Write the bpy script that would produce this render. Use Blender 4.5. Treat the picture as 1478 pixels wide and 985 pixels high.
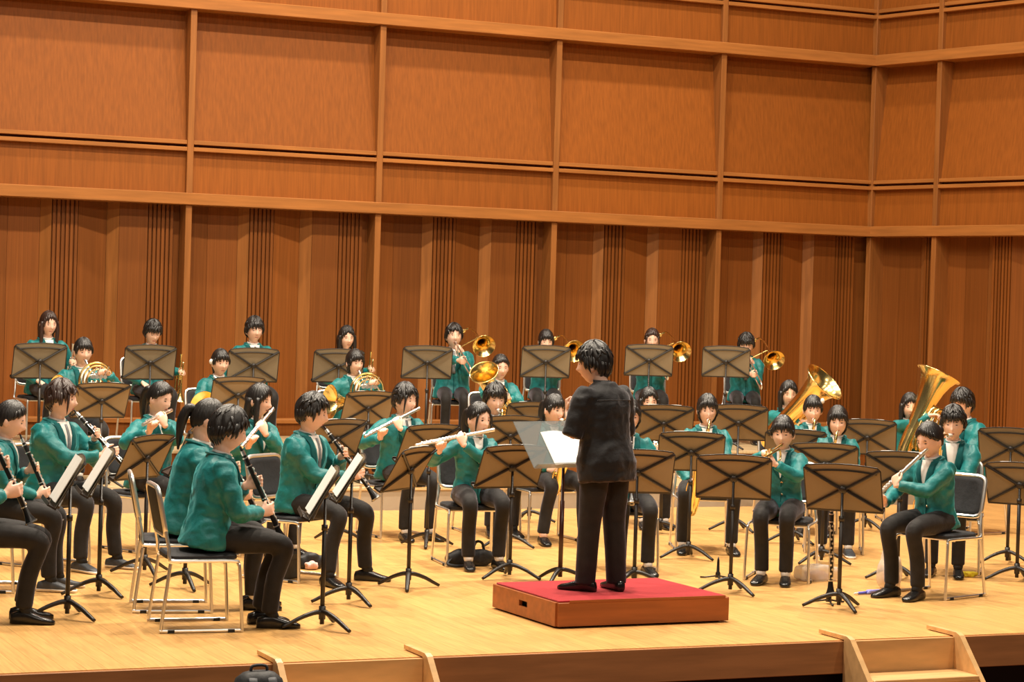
import bpy, math, random
import numpy as np
from mathutils import Matrix, Vector, noise

for o in list(bpy.data.objects): bpy.data.objects.remove(o)
scene = bpy.context.scene
COL = scene.collection
rng = random.Random(7)
PI = math.pi

# ------------------------------------------------------------------ camera
IW, IH, FPX = 1478, 985, 3200.0
YAW, PITCH, ROLL, CAMH = map(math.radians, (24.0, -0.92, 1.72, 0)); CAMH = 2.0
FWD = np.array([math.sin(YAW)*math.cos(PITCH), math.cos(YAW)*math.cos(PITCH), math.sin(PITCH)])
RT0 = np.array([math.cos(YAW), -math.sin(YAW), 0.0]); UP0 = np.cross(RT0, FWD)
CR = math.cos(ROLL)*RT0 + math.sin(ROLL)*UP0
CU = -math.sin(ROLL)*RT0 + math.cos(ROLL)*UP0
CAM = np.array([0, 0, CAMH])
def ray(x, y): return FWD*FPX + CR*(x-IW/2) - CU*(y-IH/2)
def at_z(x, y, z):
    d = ray(x, y); return CAM + d*((z-CAM[2])/d[2])
def at_y(x, y, Y):
    d = ray(x, y); return CAM + d*(Y/d[1])
cd = bpy.data.cameras.new('camera'); cam = bpy.data.objects.new('camera', cd); COL.objects.link(cam)
cd.sensor_width = 36; cd.lens = 36*FPX/IW; cd.clip_end = 200
mw = Matrix.Identity(4)
for i in range(3):
    mw[i][0] = CR[i]; mw[i][1] = CU[i]; mw[i][2] = -FWD[i]; mw[i][3] = CAM[i]
cam.matrix_world = mw
scene.camera = cam

# ------------------------------------------------------------------ light
scene.view_settings.view_transform = 'Standard'
scene.view_settings.look = 'None'
scene.view_settings.exposure = 0.0
scene.view_settings.gamma = 1.0
scene.view_settings.use_curve_mapping = False
world = bpy.data.worlds.new('hall_air'); scene.world = world; world.use_nodes = True
world.node_tree.nodes['Background'].inputs[0].default_value = (1.0, 0.86, 0.70, 1)
world.node_tree.nodes['Background'].inputs[1].default_value = 0.045
def stage_light(x, y, z, tx, ty, tz, watt, size=0.5, col=(1.0, 0.87, 0.70)):
    l = bpy.data.lights.new('stage_light', 'AREA'); l.energy = watt; l.shape = 'DISK'; l.size = size; l.color = col
    l.spread = math.radians(150)
    o = bpy.data.objects.new('stage_light', l); COL.objects.link(o); o.location = (x, y, z)
    o.rotation_euler = (Vector((tx, ty, tz))-Vector((x, y, z))).to_track_quat('-Z', 'Y').to_euler()
for lx in (3.5, 7.0, 10.5, 14.0): stage_light(lx, 21.3, 10.0, lx, 21.5, 0, 140, .35)
for lx in (3.0, 7.0, 11.0): stage_light(lx, 17.6, 10.4, lx, 17.6, 0, 450, .4)
for lx in (2.5, 6.5, 10.5): stage_light(lx, 13.2, 10.0, lx, 13.6, 0, 420, .4)
for lx in (-1.0, 5.0, 11.0): stage_light(lx, 4.5, 9.0, lx+1.5, 17.5, 1.2, 145, .6)

# ------------------------------------------------------------------ materials
MATS = {}
def mat(name, col, rough=0.5, metal=0.0, spec=0.5, **kw):
    if name in MATS: return MATS[name]
    m = bpy.data.materials.new(name); m.use_nodes = True; MATS[name] = m
    nt = m.node_tree; b = nt.nodes['Principled BSDF']
    b.inputs['Base Color'].default_value = (*col, 1); b.inputs['Roughness'].default_value = rough
    b.inputs['Metallic'].default_value = metal; b.inputs['Specular IOR Level'].default_value = spec
    if 'sheen' in kw:
        b.inputs['Sheen Weight'].default_value = kw['sheen']; b.inputs['Sheen Roughness'].default_value = .35
        b.inputs['Sheen Tint'].default_value = (*kw.get('tint', (1, 1, 1)), 1)
    if 'sss' in kw:
        b.inputs['Subsurface Weight'].default_value = kw['sss']; b.inputs['Subsurface Radius'].default_value = (.01, .004, .002)
    if 'alpha' in kw: b.inputs['Alpha'].default_value = kw['alpha']
    N = nt.nodes; L = nt.links
    if 'vary' in kw or 'bump' in kw:
        tc = N.new('ShaderNodeTexCoord'); mp = N.new('ShaderNodeMapping')
        L.new(tc.outputs['Object'], mp.inputs[0]); mp.inputs['Scale'].default_value = kw.get('scale', (1, 1, 1))
        if kw.get('objrand'):
            oi = N.new('ShaderNodeObjectInfo'); vm = N.new('ShaderNodeVectorMath'); vm.operation = 'SCALE'
            cb = N.new('ShaderNodeCombineXYZ')
            for k in range(3): L.new(oi.outputs['Random'], cb.inputs[k])
            L.new(cb.outputs[0], vm.inputs[0]); vm.inputs['Scale'].default_value = 37.0; L.new(vm.outputs[0], mp.inputs['Location'])
        nz = N.new('ShaderNodeTexNoise'); nz.inputs['Scale'].default_value = kw.get('nscale', 5); nz.inputs['Detail'].default_value = kw.get('detail', 4)
        L.new(mp.outputs[0], nz.inputs['Vector'])
        if 'vary' in kw:
            cr = N.new('ShaderNodeValToRGB'); v = kw['vary']
            cr.color_ramp.elements[0].position = .3; cr.color_ramp.elements[1].position = .7
            cr.color_ramp.elements[0].color = (*[c*(1-v) for c in col], 1); cr.color_ramp.elements[1].color = (*[min(1, c*(1+v)) for c in col], 1)
            L.new(nz.outputs['Fac'], cr.inputs[0]); out = cr.outputs[0]
            if kw.get('objrand'):
                hs = N.new('ShaderNodeHueSaturation'); mr = N.new('ShaderNodeMapRange')
                a = kw['objrand']; mr.inputs['To Min'].default_value = 1-a; mr.inputs['To Max'].default_value = 1+a
                L.new(oi.outputs['Random'], mr.inputs['Value']); L.new(mr.outputs[0], hs.inputs['Value']); L.new(out, hs.inputs['Color']); out = hs.outputs[0]
            L.new(out, b.inputs['Base Color'])
        if 'bump' in kw:
            bp = N.new('ShaderNodeBump'); bp.inputs['Strength'].default_value = kw['bump']; bp.inputs['Distance'].default_value = kw.get('bdist', .01)
            L.new(nz.outputs['Fac'], bp.inputs['Height']); L.new(bp.outputs[0], b.inputs['Normal'])
    return m
M_PANEL = mat('panel_wood', (.262, .077, .0098), .55, spec=.2, vary=.14, scale=(22, 22, .45), nscale=2.2, objrand=.07)
M_LOWER = mat('lower_panel_wood', (.195, .060, .0105), .5, spec=.2, vary=.16, scale=(26, 26, .4), nscale=2.5, objrand=.16)
M_RAIL = mat('rail_wood', (.36, .135, .032), .45, spec=.25, vary=.18, scale=(.6, 9, 9), nscale=2.5, objrand=.05)
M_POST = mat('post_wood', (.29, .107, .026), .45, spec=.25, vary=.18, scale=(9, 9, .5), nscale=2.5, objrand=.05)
M_DARKGAP = mat('shadow_backing', (.12, .038, .010), .7)
M_FLOOR = mat('floor_wood', (.68, .375, .125), .34, vary=.17, scale=(30, 1.6, 1), nscale=2.0, detail=5, objrand=.045)
M_FASCIA = mat('fascia_wood', (.50, .215, .075), .4, vary=.16, scale=(.8, 9, 9), nscale=2.5)
M_STAIR = mat('stair_wood', (.72, .43, .18), .4, vary=.12, scale=(1.2, 9, 6), nscale=2.5)
M_RISER = mat('riser_grey', (.36, .31, .24), .5, vary=.05, nscale=9)
M_RISTOP = mat('riser_top', (.62, .46, .26), .32, vary=.1, scale=(20, 1, 1), nscale=2.2)
M_PODIUM = mat('podium_wood', (.33, .095, .024), .38, vary=.2, scale=(.8, 8, 9), nscale=2.5)
M_CARPET = mat('red_carpet', (.42, .022, .03), .95, vary=.12, nscale=160, bump=.4, sheen=.4, tint=(1, .5, .5))
M_TEAL = mat('teal_blazer', (.006, .165, .170), .5, vary=.22, nscale=13, bump=.55, bdist=.02, sheen=.45, tint=(.25, .9, .95), spec=.45)
M_LAPEL = mat('teal_lapel', (.005, .085, .09), .75, vary=.15, nscale=20, sheen=.35, tint=(.25, .9, .9), spec=.2)
M_TROUS = mat('black_trousers', (.016, .014, .013), .75, vary=.25, nscale=14, bump=.4, bdist=.012, sheen=.25, tint=(.8, .8, 1), spec=.3)
M_BLACKSHIRT = mat('black_shirt', (.014, .013, .014), .7, vary=.25, nscale=11, bump=.5, bdist=.02, sheen=.35, tint=(.9, .9, 1), spec=.3)
M_SHIRT = mat('white_shirt', (.80, .76, .72), .7, vary=.05, nscale=20)
M_TIE = mat('grey_tie', (.16, .17, .18), .55, vary=.2, nscale=60)
M_SHOE = mat('black_leather', (.012, .011, .011), .25)
M_SNEAKER = mat('dark_sneaker', (.05, .055, .065), .6, vary=.2, nscale=30)
M_SOCKW = mat('white_sock', (.75, .73, .72), .8); M_SOCKB = mat('black_sock', (.012, .012, .013), .85)
M_SKIN = mat('skin', (.88, .55, .41), .5, vary=.06, nscale=14, sss=.08)
M_HAIR = mat('black_hair', (.012, .009, .008), .42, vary=.4, scale=(40, 40, 3), nscale=3, bump=.5, bdist=.006, spec=.6)
M_HAIRB = mat('dark_brown_hair', (.034, .015, .010), .42, vary=.4, scale=(40, 40, 3), nscale=3, bump=.5, bdist=.006, spec=.6)
M_EYE = mat('eye_dark', (.012, .008, .006), .3); M_LIP = mat('lip', (.45, .14, .11), .5)
M_BRASS = mat('gold_brass', (1.0, .74, .30), .2, 1.0, vary=.05, nscale=8)
M_SILVER = mat('silver_plate', (.96, .94, .91), .30, 1.0)
M_CHROME = mat('chrome_tube', (.88, .86, .83), .36, 1.0)
M_BLACKW = mat('black_grenadilla', (.010, .009, .009), .3)
M_STAND = mat('black_stand', (.018, .013, .010), .42)
M_DESK = mat('desk_sheet_metal', (.23, .178, .11), .5, vary=.06, nscale=6)
M_PAD = mat('black_seat_pad', (.020, .020, .024), .75, vary=.15, nscale=40, bump=.2)
M_PAPER = mat('paper', (.82, .80, .76), .8)
M_COVER = mat('grey_folder', (.25, .26, .27), .6)
M_WHITE = mat('white_plastic', (.85, .82, .78), .35)
M_BUTTON = mat('gold_button', (.85, .70, .45), .25, 1.0)
M_RUBBER = mat('rubber', (.02, .02, .02), .8)
M_BAG = mat('black_nylon', (.013, .013, .015), .6, vary=.3, nscale=20, bump=.5)
M_STRAP = mat('grey_strap', (.035, .037, .045), .6)
M_CASE = mat('grey_case', (.05, .048, .042), .7, vary=.15, nscale=30)
M_BLUE = mat('blue_plastic', (.10, .12, .62), .35); M_YELLOW = mat('yellow_plastic', (.85, .65, .03), .4)
M_PLBAG = mat('clear_bag_plastic', (.75, .68, .60), .25, alpha=.55)
M_PINK = mat('pink_cloth', (.70, .45, .40), .7)
M_ACRYL = mat('grey_acrylic', (.20, .22, .22), .15, alpha=.55)
M_DARKWOOD = mat('dark_pole', (.045, .012, .008), .3)
M_DARK = mat('dark_recess', (.02, .010, .006), .8)

# ------------------------------------------------------------------ mesh helpers
class MB:
    def __init__(s): s.v = []; s.f = []
    def add(s, v, f):
        n = len(s.v); s.v.extend([tuple(map(float, p)) for p in v]); s.f.extend([tuple(i+n for i in q) for q in f]); return s
    def box(s, x0, x1, y0, y1, z0, z1):
        return s.add([(x0,y0,z0),(x1,y0,z0),(x1,y1,z0),(x0,y1,z0),(x0,y0,z1),(x1,y0,z1),(x1,y1,z1),(x0,y1,z1)],
                     [(0,3,2,1),(4,5,6,7),(0,1,5,4),(1,2,6,5),(2,3,7,6),(3,0,4,7)])
    def bbox(s, x0, x1, y0, y1, z0, z1, r):
        # box with chamfered vertical profile in all edges (rounded look)
        rings = []
        for z, i in ((z0, r), (z0+r, 0), (z1-r, 0), (z1, r)):
            a, b, c, d = x0+i, x1-i, y0+i, y1-i; k = r
            rings.append([(a+k,c,z),(b-k,c,z),(b,c+k,z),(b,d-k,z),(b-k,d,z),(a+k,d,z),(a,d-k,z),(a,c+k,z)])
        return s.loft(rings)
    def loft(s, rings, caps=True):
        n = len(rings[0]); base = len(s.v)
        for r in rings: s.v.extend([tuple(map(float, p)) for p in r])
        for i in range(len(rings)-1):
            for j in range(n):
                a = base+i*n+j; b = base+i*n+(j+1) % n
                s.f.append((a, b, b+n, a+n))
        if caps:
            s.f.append(tuple(base+j for j in reversed(range(n)))); e = base+(len(rings)-1)*n
            s.f.append(tuple(e+j for j in range(n)))
        return s
    def tube(s, pts, rad, n=8, caps=True, flat=None, closed=False):
        P = np.array(pts, float); m = len(P)
        if np.isscalar(rad): rad = [rad]*m
        T = np.zeros_like(P)
        for i in range(m):
            if closed: T[i] = P[(i+1) % m]-P[i-1]
            else: T[i] = P[min(i+1, m-1)]-P[max(i-1, 0)]
        T /= (np.linalg.norm(T, axis=1)[:, None]+1e-12)
        u = np.cross(T[0], (0, 0, 1)) if abs(T[0][2]) < .9 else np.cross(T[0], (1, 0, 0))
        if flat is not None: u = np.cross(T[0], np.array(flat[0], float))
        u /= np.linalg.norm(u); rings = []
        for i in range(m):
            u = u-T[i]*(u@T[i]); u /= (np.linalg.norm(u)+1e-12); w = np.cross(T[i], u)
            k = flat[1] if flat is not None else 1.0
            rings.append([P[i]+rad[i]*(math.cos(a)*u+math.sin(a)*k*w) for a in [2*PI*j/n for j in range(n)]])
        if closed:
            b = len(s.v); s.loft(rings, caps=False); e = b+(m-1)*n
            for j in range(n): s.f.append((e+j, e+(j+1) % n, b+(j+1) % n, b+j))
            return s
        return s.loft(rings, caps)
    def ell(s, c, r, nu=12, nv=8, R=None):
        c = np.array(c, float); rings = []
        for i in range(nv+1):
            t = PI*i/nv; t = min(max(t, .06), PI-.06); ring = []
            for j in range(nu):
                a = 2*PI*j/nu; p = np.array([r[0]*math.sin(t)*math.cos(a), r[1]*math.sin(t)*math.sin(a), -r[2]*math.cos(t)])
                if R is not None: p = R@p
                ring.append(c+p)
            rings.append(ring)
        return s.loft(rings)
    def disc(s, c, ax, r, h, n=12):
        ax = np.array(ax, float); ax /= np.linalg.norm(ax); c = np.array(c, float)
        return s.tube([c-ax*h/2, c+ax*h/2], r, n)
    def revolve(s, c, ax, prof, n=20, caps=False):
        # prof: list of (distance along ax, radius)
        ax = np.array(ax, float); ax /= np.linalg.norm(ax); c = np.array(c, float)
        u = np.cross(ax, (0, 0, 1)) if abs(ax[2]) < .9 else np.cross(ax, (1, 0, 0)); u /= np.linalg.norm(u); w = np.cross(ax, u)
        return s.loft([[c+ax*d+r*(math.cos(2*PI*j/n)*u+math.sin(2*PI*j/n)*w) for j in range(n)] for d, r in prof], caps)
    def mesh(s, name, smooth=True):
        me = bpy.data.meshes.new(name); me.from_pydata(s.v, [], s.f); me.update()
        if smooth: me.polygons.foreach_set('use_smooth', [True]*len(me.polygons))
        return me
def link(name, me, m=None, parent=None, loc=None, smooth=None):
    o = bpy.data.objects.new(name, me); COL.objects.link(o)
    if m is not None and len(me.materials) == 0: me.materials.append(m)
    if parent is not None: o.parent = parent
    if loc is not None: o.location = loc
    return o
def build(name, mb, m, parent=None, smooth=True, sharp=None):
    me = mb.mesh(name, smooth)
    if sharp is not None: sharpen(me, sharp)
    return link(name, me, m, parent)
def sharpen(me, deg=35):
    me.set_sharp_from_angle(angle=math.radians(deg))
def empty(name, loc=(0, 0, 0), rz=0.0):
    o = bpy.data.objects.new(name, None); COL.objects.link(o); o.location = loc; o.rotation_euler = (0, 0, rz); o.empty_display_size = .1
    return o
def tag(o, label, cat, group=None):
    o['label'] = label; o['category'] = cat
    if group: o['group'] = group
    return o
def structure(o): o['kind'] = 'structure'; return o
def spline(pts, n):
    P = np.array(pts, float); m = len(P); out = []
    Q = np.vstack([2*P[0]-P[1], P, 2*P[-1]-P[-2]])
    for k in range(n):
        t = k/(n-1)*(m-1); i = min(int(t), m-2); f = t-i
        p0, p1, p2, p3 = Q[i], Q[i+1], Q[i+2], Q[i+3]
        out.append(.5*((2*p1)+(-p0+p2)*f+(2*p0-5*p1+4*p2-p3)*f*f+(-p0+3*p1-3*p2+p3)*f**3))
    return out
def fuse(mb, voxel, smooth_iter=2, fac=.5):
    me = mb.mesh('tmp'); o = bpy.data.objects.new('tmp', me); COL.objects.link(o)
    r = o.modifiers.new('r', 'REMESH'); r.mode = 'VOXEL'; r.voxel_size = voxel; r.use_smooth_shade = True
    if smooth_iter:
        sm = o.modifiers.new('s', 'SMOOTH'); sm.factor = fac; sm.iterations = smooth_iter
    dg = bpy.context.evaluated_depsgraph_get()
    res = bpy.data.meshes.new_from_object(o.evaluated_get(dg))
    bpy.data.objects.remove(o); bpy.data.meshes.remove(me)
    return res
# ------------------------------------------------------------------ stage, walls
YF, YW, CX = 11.6, 23.75, 15.47
fl = structure(build('floor', MB().box(-1.5, 16.6, YF, 24.2, -.2, -.022), M_DARK, smooth=False))
bw = .11; me = MB().box(.0005, bw-.0005, YF+.0, 24.1, -.022, 0).mesh('floor_board', False)
x = 1.0
while x < 16.5:
    link('floor_board', me, M_FLOOR, fl, (x, 0, 0)); x += bw
structure(build('trim_1', MB().bbox(-1.5, 16.6, YF-.022, YF-.001, -.205, -.004, .004), M_FASCIA, smooth=False))
structure(build('wall_stage_front', MB().box(-1.5, 16.6, YF+.12, YF+.2, -.6, -.2), M_DARK, smooth=False))
structure(build('floor_hall', MB().box(-6, 17, 4, YF+.2, -.65, -.6), mat('hall_carpet', (.10, .035, .02), .9, vary=.2, nscale=60), smooth=False))

def prism_x(x0, x1, prof):
    # prof: list of (y,z) polygon, extruded along x
    n = len(prof); v = [(x0, y, z) for y, z in prof]+[(x1, y, z) for y, z in prof]
    f = [tuple(range(n)), tuple(range(2*n-1, n-1, -1))]+[(i, i+n, (i+1) % n+n, (i+1) % n) for i in range(n)]
    return MB().add(v, f)
def prism_z(pts, z0, z1):
    n = len(pts); v = [(x, y, z0) for x, y in pts]+[(x, y, z1) for x, y in pts]
    f = [tuple(range(n-1, -1, -1)), tuple(range(n, 2*n))]+[(i, (i+1) % n, (i+1) % n+n, i+n) for i in range(n)]
    return MB().add(v, f)

SLAT = MB().box(-.0155, .0155, 0, .03, 0, 1).mesh('slat', False)
def hall_wall(name, loc, rz, posts, x_end, z_base, zpl):
    w = structure(build(name, MB().box(posts[0]-.5, x_end+.4, .36, .42, z_base, 8.2), M_DARKGAP, smooth=False))
    w.location = loc; w.rotation_euler = (0, 0, rz)
    def p(nm, mb, m): return build(nm, mb, m, w, False)
    zr = [(3.0, 3.13), (5.15, 5.285), (7.3, 7.44)]                # the three great rails
    for a, b in zr: p('rail', MB().bbox(posts[0]-.05, x_end, -.035, .34, a, b, .006), M_RAIL)
    p('plinth', MB().bbox(posts[0]-.05, x_end, -.01, .34, z_base, zpl-.05, .006), M_LOWER)
    p('plinth_cap', MB().bbox(posts[0]-.05, x_end, -.03, .34, zpl-.05, zpl, .006), M_RAIL)
    ends = list(posts[1:])+[x_end]
    for i, x0 in enumerate(posts):
        x1 = ends[i]
        for a, b in ((zpl, 3.0), (3.13, 5.15), (5.285, 7.3)):
            p('post', MB().bbox(x0-.036, x0+.036, 0, .35, a, b, .004), M_POST)
        # upper tiers: low panel, twin thin rails, tall panel leaning back
        for a, b in ((3.13, 5.15), (5.285, 7.3)):
            L, R = x0+.036, (x1-.036 if i < len(posts)-1 else x1+.1)
            def panel(za, zb, ra, rb):
                return MB().add([(L, ra, za), (R, ra, za), (R, rb, zb), (L, rb, zb), (L, .36, za), (R, .36, za), (R, .36, zb), (L, .36, zb)],
                                [(0, 1, 2, 3), (7, 6, 5, 4), (0, 4, 5, 1), (1, 5, 6, 2), (2, 6, 7, 3), (3, 7, 4, 0)])
            p('panel', panel(a, a+.46, .05, .07), M_PANEL)
            p('panel', panel(a+.58, b, .06, .24), M_PANEL)
            p('groove_strip', MB().box(L, R, .10, .3, a+.505, a+.535), M_LOWER)
            p('thin_rail', MB().bbox(L, R, .0, .3, a+.46, a+.505, .004), M_RAIL)
            p('thin_rail', MB().bbox(L, R, .012, .3, a+.535, a+.58, .004), M_RAIL)
        # lower tier: folded vertical boards with batten groups
        W = x1-x0-.072; L = x0+.036
        seg = [('b', .26, .02, .00), ('b', .35, .00, .00), ('b', .11, .0, .07), ('s', .29, .05, .05), ('b', .33, .07, .0), ('b', .12, .0, .08),
               ('b', .32, .08, .08), ('s', .29, .05, .05), ('b', .078, .03, .03)]
        k = W/sum(q[1] for q in seg) if W > 1.6 else 1.0
        xx = L
        for t, wd, pa, pb in seg:
            wd *= k
            if i == len(posts)-1 and t == 'b' and wd < .1: wd = .3
            if xx+wd > x1-.03 and i < len(posts)-1: wd = x1-.036-xx
            if wd < .04: break
            B = .27
            p('board', prism_z([(xx, B-pa), (xx+wd-.003, B-pb), (xx+wd-.003, .36), (xx, .36)], zpl, 3.0), M_POST if pb > pa else M_LOWER)  # forward-folding boards take lighter post wood, so caught light is in the colour
            if t == 's':
                n = 6
                for j in range(n):
                    o = link('slat', SLAT, M_LOWER, w, (xx+wd*(j+.5)/n, B-pa-.03, zpl)); o.scale = (1, 1, 3.0-zpl)
            xx += wd
    return w
hall_wall('wall_back', (0, YW, 0), 0, [6.64+2.22*k for k in range(-2, 4)], CX+.02, .0, .645)
sd = np.array([.62, -2.4]); sd /= np.linalg.norm(sd)
hall_wall('wall_right', (CX+.0, YW+.03, 0), math.atan2(sd[1], sd[0]), [.0, 1.07, 3.29, 5.51, 7.73, 9.95], 12.4, .0, .10)

# risers
def riser(y0, y1, h, lab, mtop, mfront, x0=1.4, x1=14.3):
    r = tag(empty('stage_riser', (x0, y0, 0)), lab, 'platform')
    W = x1-x0; n = 6
    for i in range(n):
        a, b = W*i/n+.003, W*(i+1)/n-.003
        build('deck_panel', MB().bbox(a, b, -.01, y1-y0, h-.028, h, .003), mtop, r, False)
        build('front_panel', MB().box(a, b, .004, .03, 0, h-.028), mfront, r, False)
    build('side_panel', MB().box(W-.03, W, .03, y1-y0, 0, h-.028), mfront, r, False)
    return r
riser(19.85, 21.395, .22, 'low grey-fronted riser platform carrying the horn players', M_RISTOP, M_RISER)
riser(21.4, YW-.045, .46, 'high riser platform along the back wall under the trumpets and trombones', M_RISTOP, M_LOWER)

# stairs in front of the stage
def stairs(pxs, lab):
    a = at_z(*pxs[0], .03); b = at_z(*pxs[1], .03)
    x0, x1 = a[0], b[0]
    r = tag(empty('stage_stairs', ((x0+x1)/2, YF-.35, -.6)), lab, 'stairs')
    h = (x1-x0)/2; D = YF-(YF-.35)
    side = [(D+.26, .606), (D+.26, .63), (D-.06, .63), (D-.10, .615), (D-.62, .06), (D-.62, 0), (D-.03, 0), (D-.03, .606)]
    for s in (-1, 1):
        build('side_panel', prism_x(s*h-.018, s*h+.018, side), M_STAIR, r, False)
    build('back_board', MB().box(-h+.02, h-.02, D-.045, D-.026, .0, .596), M_STAIR, r, False)
    for i, z in enumerate((.40, .20)):
        build('tread', MB().bbox(-h+.02, h-.02, D-.045-.28*(i+1), D-.046-.28*i+(.0), z-.03, z, .004), M_STAIR, r, False)
        build('riser_board', MB().box(-h+.02, h-.02, D-.06-.28*(i+1)+.02, D-.06-.28*(i+1)+.036, z-.2, z-.031), M_STAIR, r, False)
stairs([(1232, 921), (1403, 918)], 'light wooden stairs up to the stage below the bent flutist')
stairs([(398, 950), (612, 941)], 'light wooden stairs up to the stage beside the black backpack')

# podium
pc = [at_z(713, 878, 0), at_z(800, 908, 0), at_z(1044, 898, 0)]
PX0, PX1, PY0, PY1 = 5.88, 7.11, 12.43, 13.37
pod = tag(empty('conductor_podium', ((PX0+PX1)/2, (PY0+PY1)/2, 0), math.radians(1.5)), 'low wooden conductor podium with a red carpet top', 'podium')
hx, hy, PH = (PX1-PX0)/2, (PY1-PY0)/2, .172
def pslab(nm, mb, m): return build(nm, mb, m, pod, False)
for s in (-1, 1): pslab('side_board', MB().bbox(-hx, hx, s*hy-.012, s*hy+.012, .012, PH-.012, .002), M_PODIUM)
# board with hand hole: four pieces round the hole
for s in (-1, 1):
    x0, x1 = s*hx-.012, s*hx+.012
    pslab('end_board', MB().box(x0, x1, -hy+.012, -.06, .012, PH-.012).box(x0, x1, .06, hy-.012, .012, PH-.012).box(x0, x1, -.06, .06, .012, .075).box(x0, x1, -.06, .06, .112, PH-.012), M_PODIUM)
pslab('inner_lining', MB().box(-hx+.03, hx-.03, -hy+.03, hy-.03, .015, PH-.02), M_DARK)
for s in (-1, 1): pslab('foot_rail', MB().box(-hx+.05, hx-.05, s*(hy-.045)-.015, s*(hy-.045)+.015, 0, .013), M_DARK)
pslab('carpet', MB().bbox(-hx+.012, hx-.012, -hy+.012, hy-.012, PH-.012, PH, .003), M_CARPET)
c = .03
pslab('edge_trim', prism_z([(-hx+.075, -hy-.016), (hx-.03, -hy-.016), (hx-.03, -hy-.010), (-hx+.075, -hy-.010)], PH-.012, PH+.003), M_PODIUM)

def backpack():
    p = at_y(374, 963, 11.0); r = tag(empty('backpack', (p[0], 11.0, -.6)), 'black backpack with a top handle standing before the stage stairs', 'backpack')
    H = p[2]+.6-.02
    rings = []
    for z, w, d in ((0, .11, .07), (.02, .135, .09), (.12, .145, .10), (.3, .145, .095), (H-.1, .14, .09), (H-.04, .12, .075), (H-.01, .085, .05), (H, .05, .03)):
        rings.append([(w*math.copysign(abs(math.cos(a))**.6, math.cos(a)), d*math.copysign(abs(math.sin(a))**.7, math.sin(a)), z) for a in np.linspace(0, 2*PI, 25)[:-1]])
    b = build('body', MB().loft(rings), M_BAG, r)
    build('front_pocket', MB().loft([[(x*.8, y*.45-.07, .06+(z*.5)) for x, y, z in q] for q in rings]), M_BAG, r)
    for s in (-1, 1):
        build('shoulder_strap', MB().tube(spline([(s*.05, -.06, H-.03), (s*.055, -.105, H-.10), (s*.07, -.125, H-.25), (s*.10, -.11, .08)], 12), .028, 8, flat=((0, 1, 0), .3)), M_STRAP, r)
    build('handle', MB().tube(spline([(-.045, 0, H-.01), (-.035, 0, H+.025), (.035, 0, H+.025), (.045, 0, H-.01)], 10), .008, 6), M_STRAP, r)
backpack()
# ------------------------------------------------------------------ kits: list of (part name, mesh, material, [sub-parts])
def part(name, mb, m, subs=(), smooth=True, sharp=40):
    me = mb.mesh(name, smooth)
    if smooth and sharp: sharpen(me, sharp)
    me.materials.append(m)
    return (name, me, m, list(subs))
def place(kit, name, mtx, label, cat, group=None):
    r = empty(name); r.matrix_world = mtx; tag(r, label, cat, group)
    for nm, me, m, subs in kit:
        o = link(nm, me, None, r)
        for q in subs: link(q[0], q[1], None, o)
    return r
def axes(xa, zh, loc):
    x = Vector(xa).normalized(); z = Vector(zh); z = (z-x*z.dot(x)).normalized(); y = z.cross(x)
    m = Matrix.Identity(4)
    for i in range(3): m[i][0] = x[i]; m[i][1] = y[i]; m[i][2] = z[i]; m[i][3] = loc[i]
    return m

def chair_kit():
    K = []
    # seat pad, front is -y
    rings = []
    for z, i in ((.425, .02), (.432, 0), (.452, 0), (.462, .012), (.465, .04)):
        a = .215-i; rings.append([(a*math.copysign(abs(math.cos(t))**.35, math.cos(t)), a*math.copysign(abs(math.sin(t))**.35, math.sin(t)), z) for t in np.linspace(0, 2*PI, 33)[:-1]])
    K.append(part('seat', MB().loft(rings), M_PAD))
    # backrest pad, tilted back
    def bp(x, z, off):
        t = (z-.45)/.42; return (x, .20+.085*t+off-.035*(1-(x/.21)**2)*0, z)
    rings = []
    for off, i in ((-.012, .03), (-.016, .012), (-.010, 0), (.010, 0), (.014, .012)):
        ring = []
        for t in np.linspace(0, 2*PI, 33)[:-1]:
            x = (.192-i)*math.copysign(abs(math.cos(t))**.3, math.cos(t)); z = .715+(.135-i)*math.copysign(abs(math.sin(t))**.3, math.sin(t))
            ring.append(bp(x, z, off))
        rings.append(ring)
    K.append(part('backrest', MB().loft(rings), M_PAD))
    pts = []
    for t in np.linspace(0, 2*PI, 49)[:-1]:
        x = .203*math.copysign(abs(math.cos(t))**.28, math.cos(t)); z = .715+.146*math.copysign(abs(math.sin(t))**.28, math.sin(t)); pts.append(bp(x, z, 0))
    K.append(part('back_frame', MB().tube(pts, .0155, 8, closed=True), M_CHROME))
    for s in (-1, 1):
        x = s*.225
        side = [bp(s*.205, .60, 0), bp(s*.215, .50, 0), (x, .205, .44), (x, .16, .425), (x, -.17, .425), (x, -.205, .405), (x+s*.006, -.215, .36), (x+s*.015, -.235, .03), (x+s*.015, -.225, .012),
                (x+s*.015, -.18, .012), (x+s*.015, .22, .012), (x+s*.015, .245, .02), (x+s*.012, .245, .06), (x, .20, .41)]
        sf = MB().tube(spline(side, 60), .0108, 8); sf.v = [(a, b, max(c, .002)) for a, b, c in sf.v]
        K.append(part('side_frame', sf, M_CHROME,
                      [part('foot_cap', MB().box(x+s*.015-.013, x+s*.015+.013, y-.02, y+.02, .0005, .02), M_RUBBER, smooth=False) for y in (-.17, .19)]))
    K.append(part('cross_bar', MB().tube([(-.225, -.12, .418), (.225, -.12, .418)], .009, 8), M_CHROME))
    K.append(part('cross_bar', MB().tube([(-.225, .14, .418), (.225, .14, .418)], .009, 8), M_CHROME))
    return K
CHAIR = chair_kit()

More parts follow.
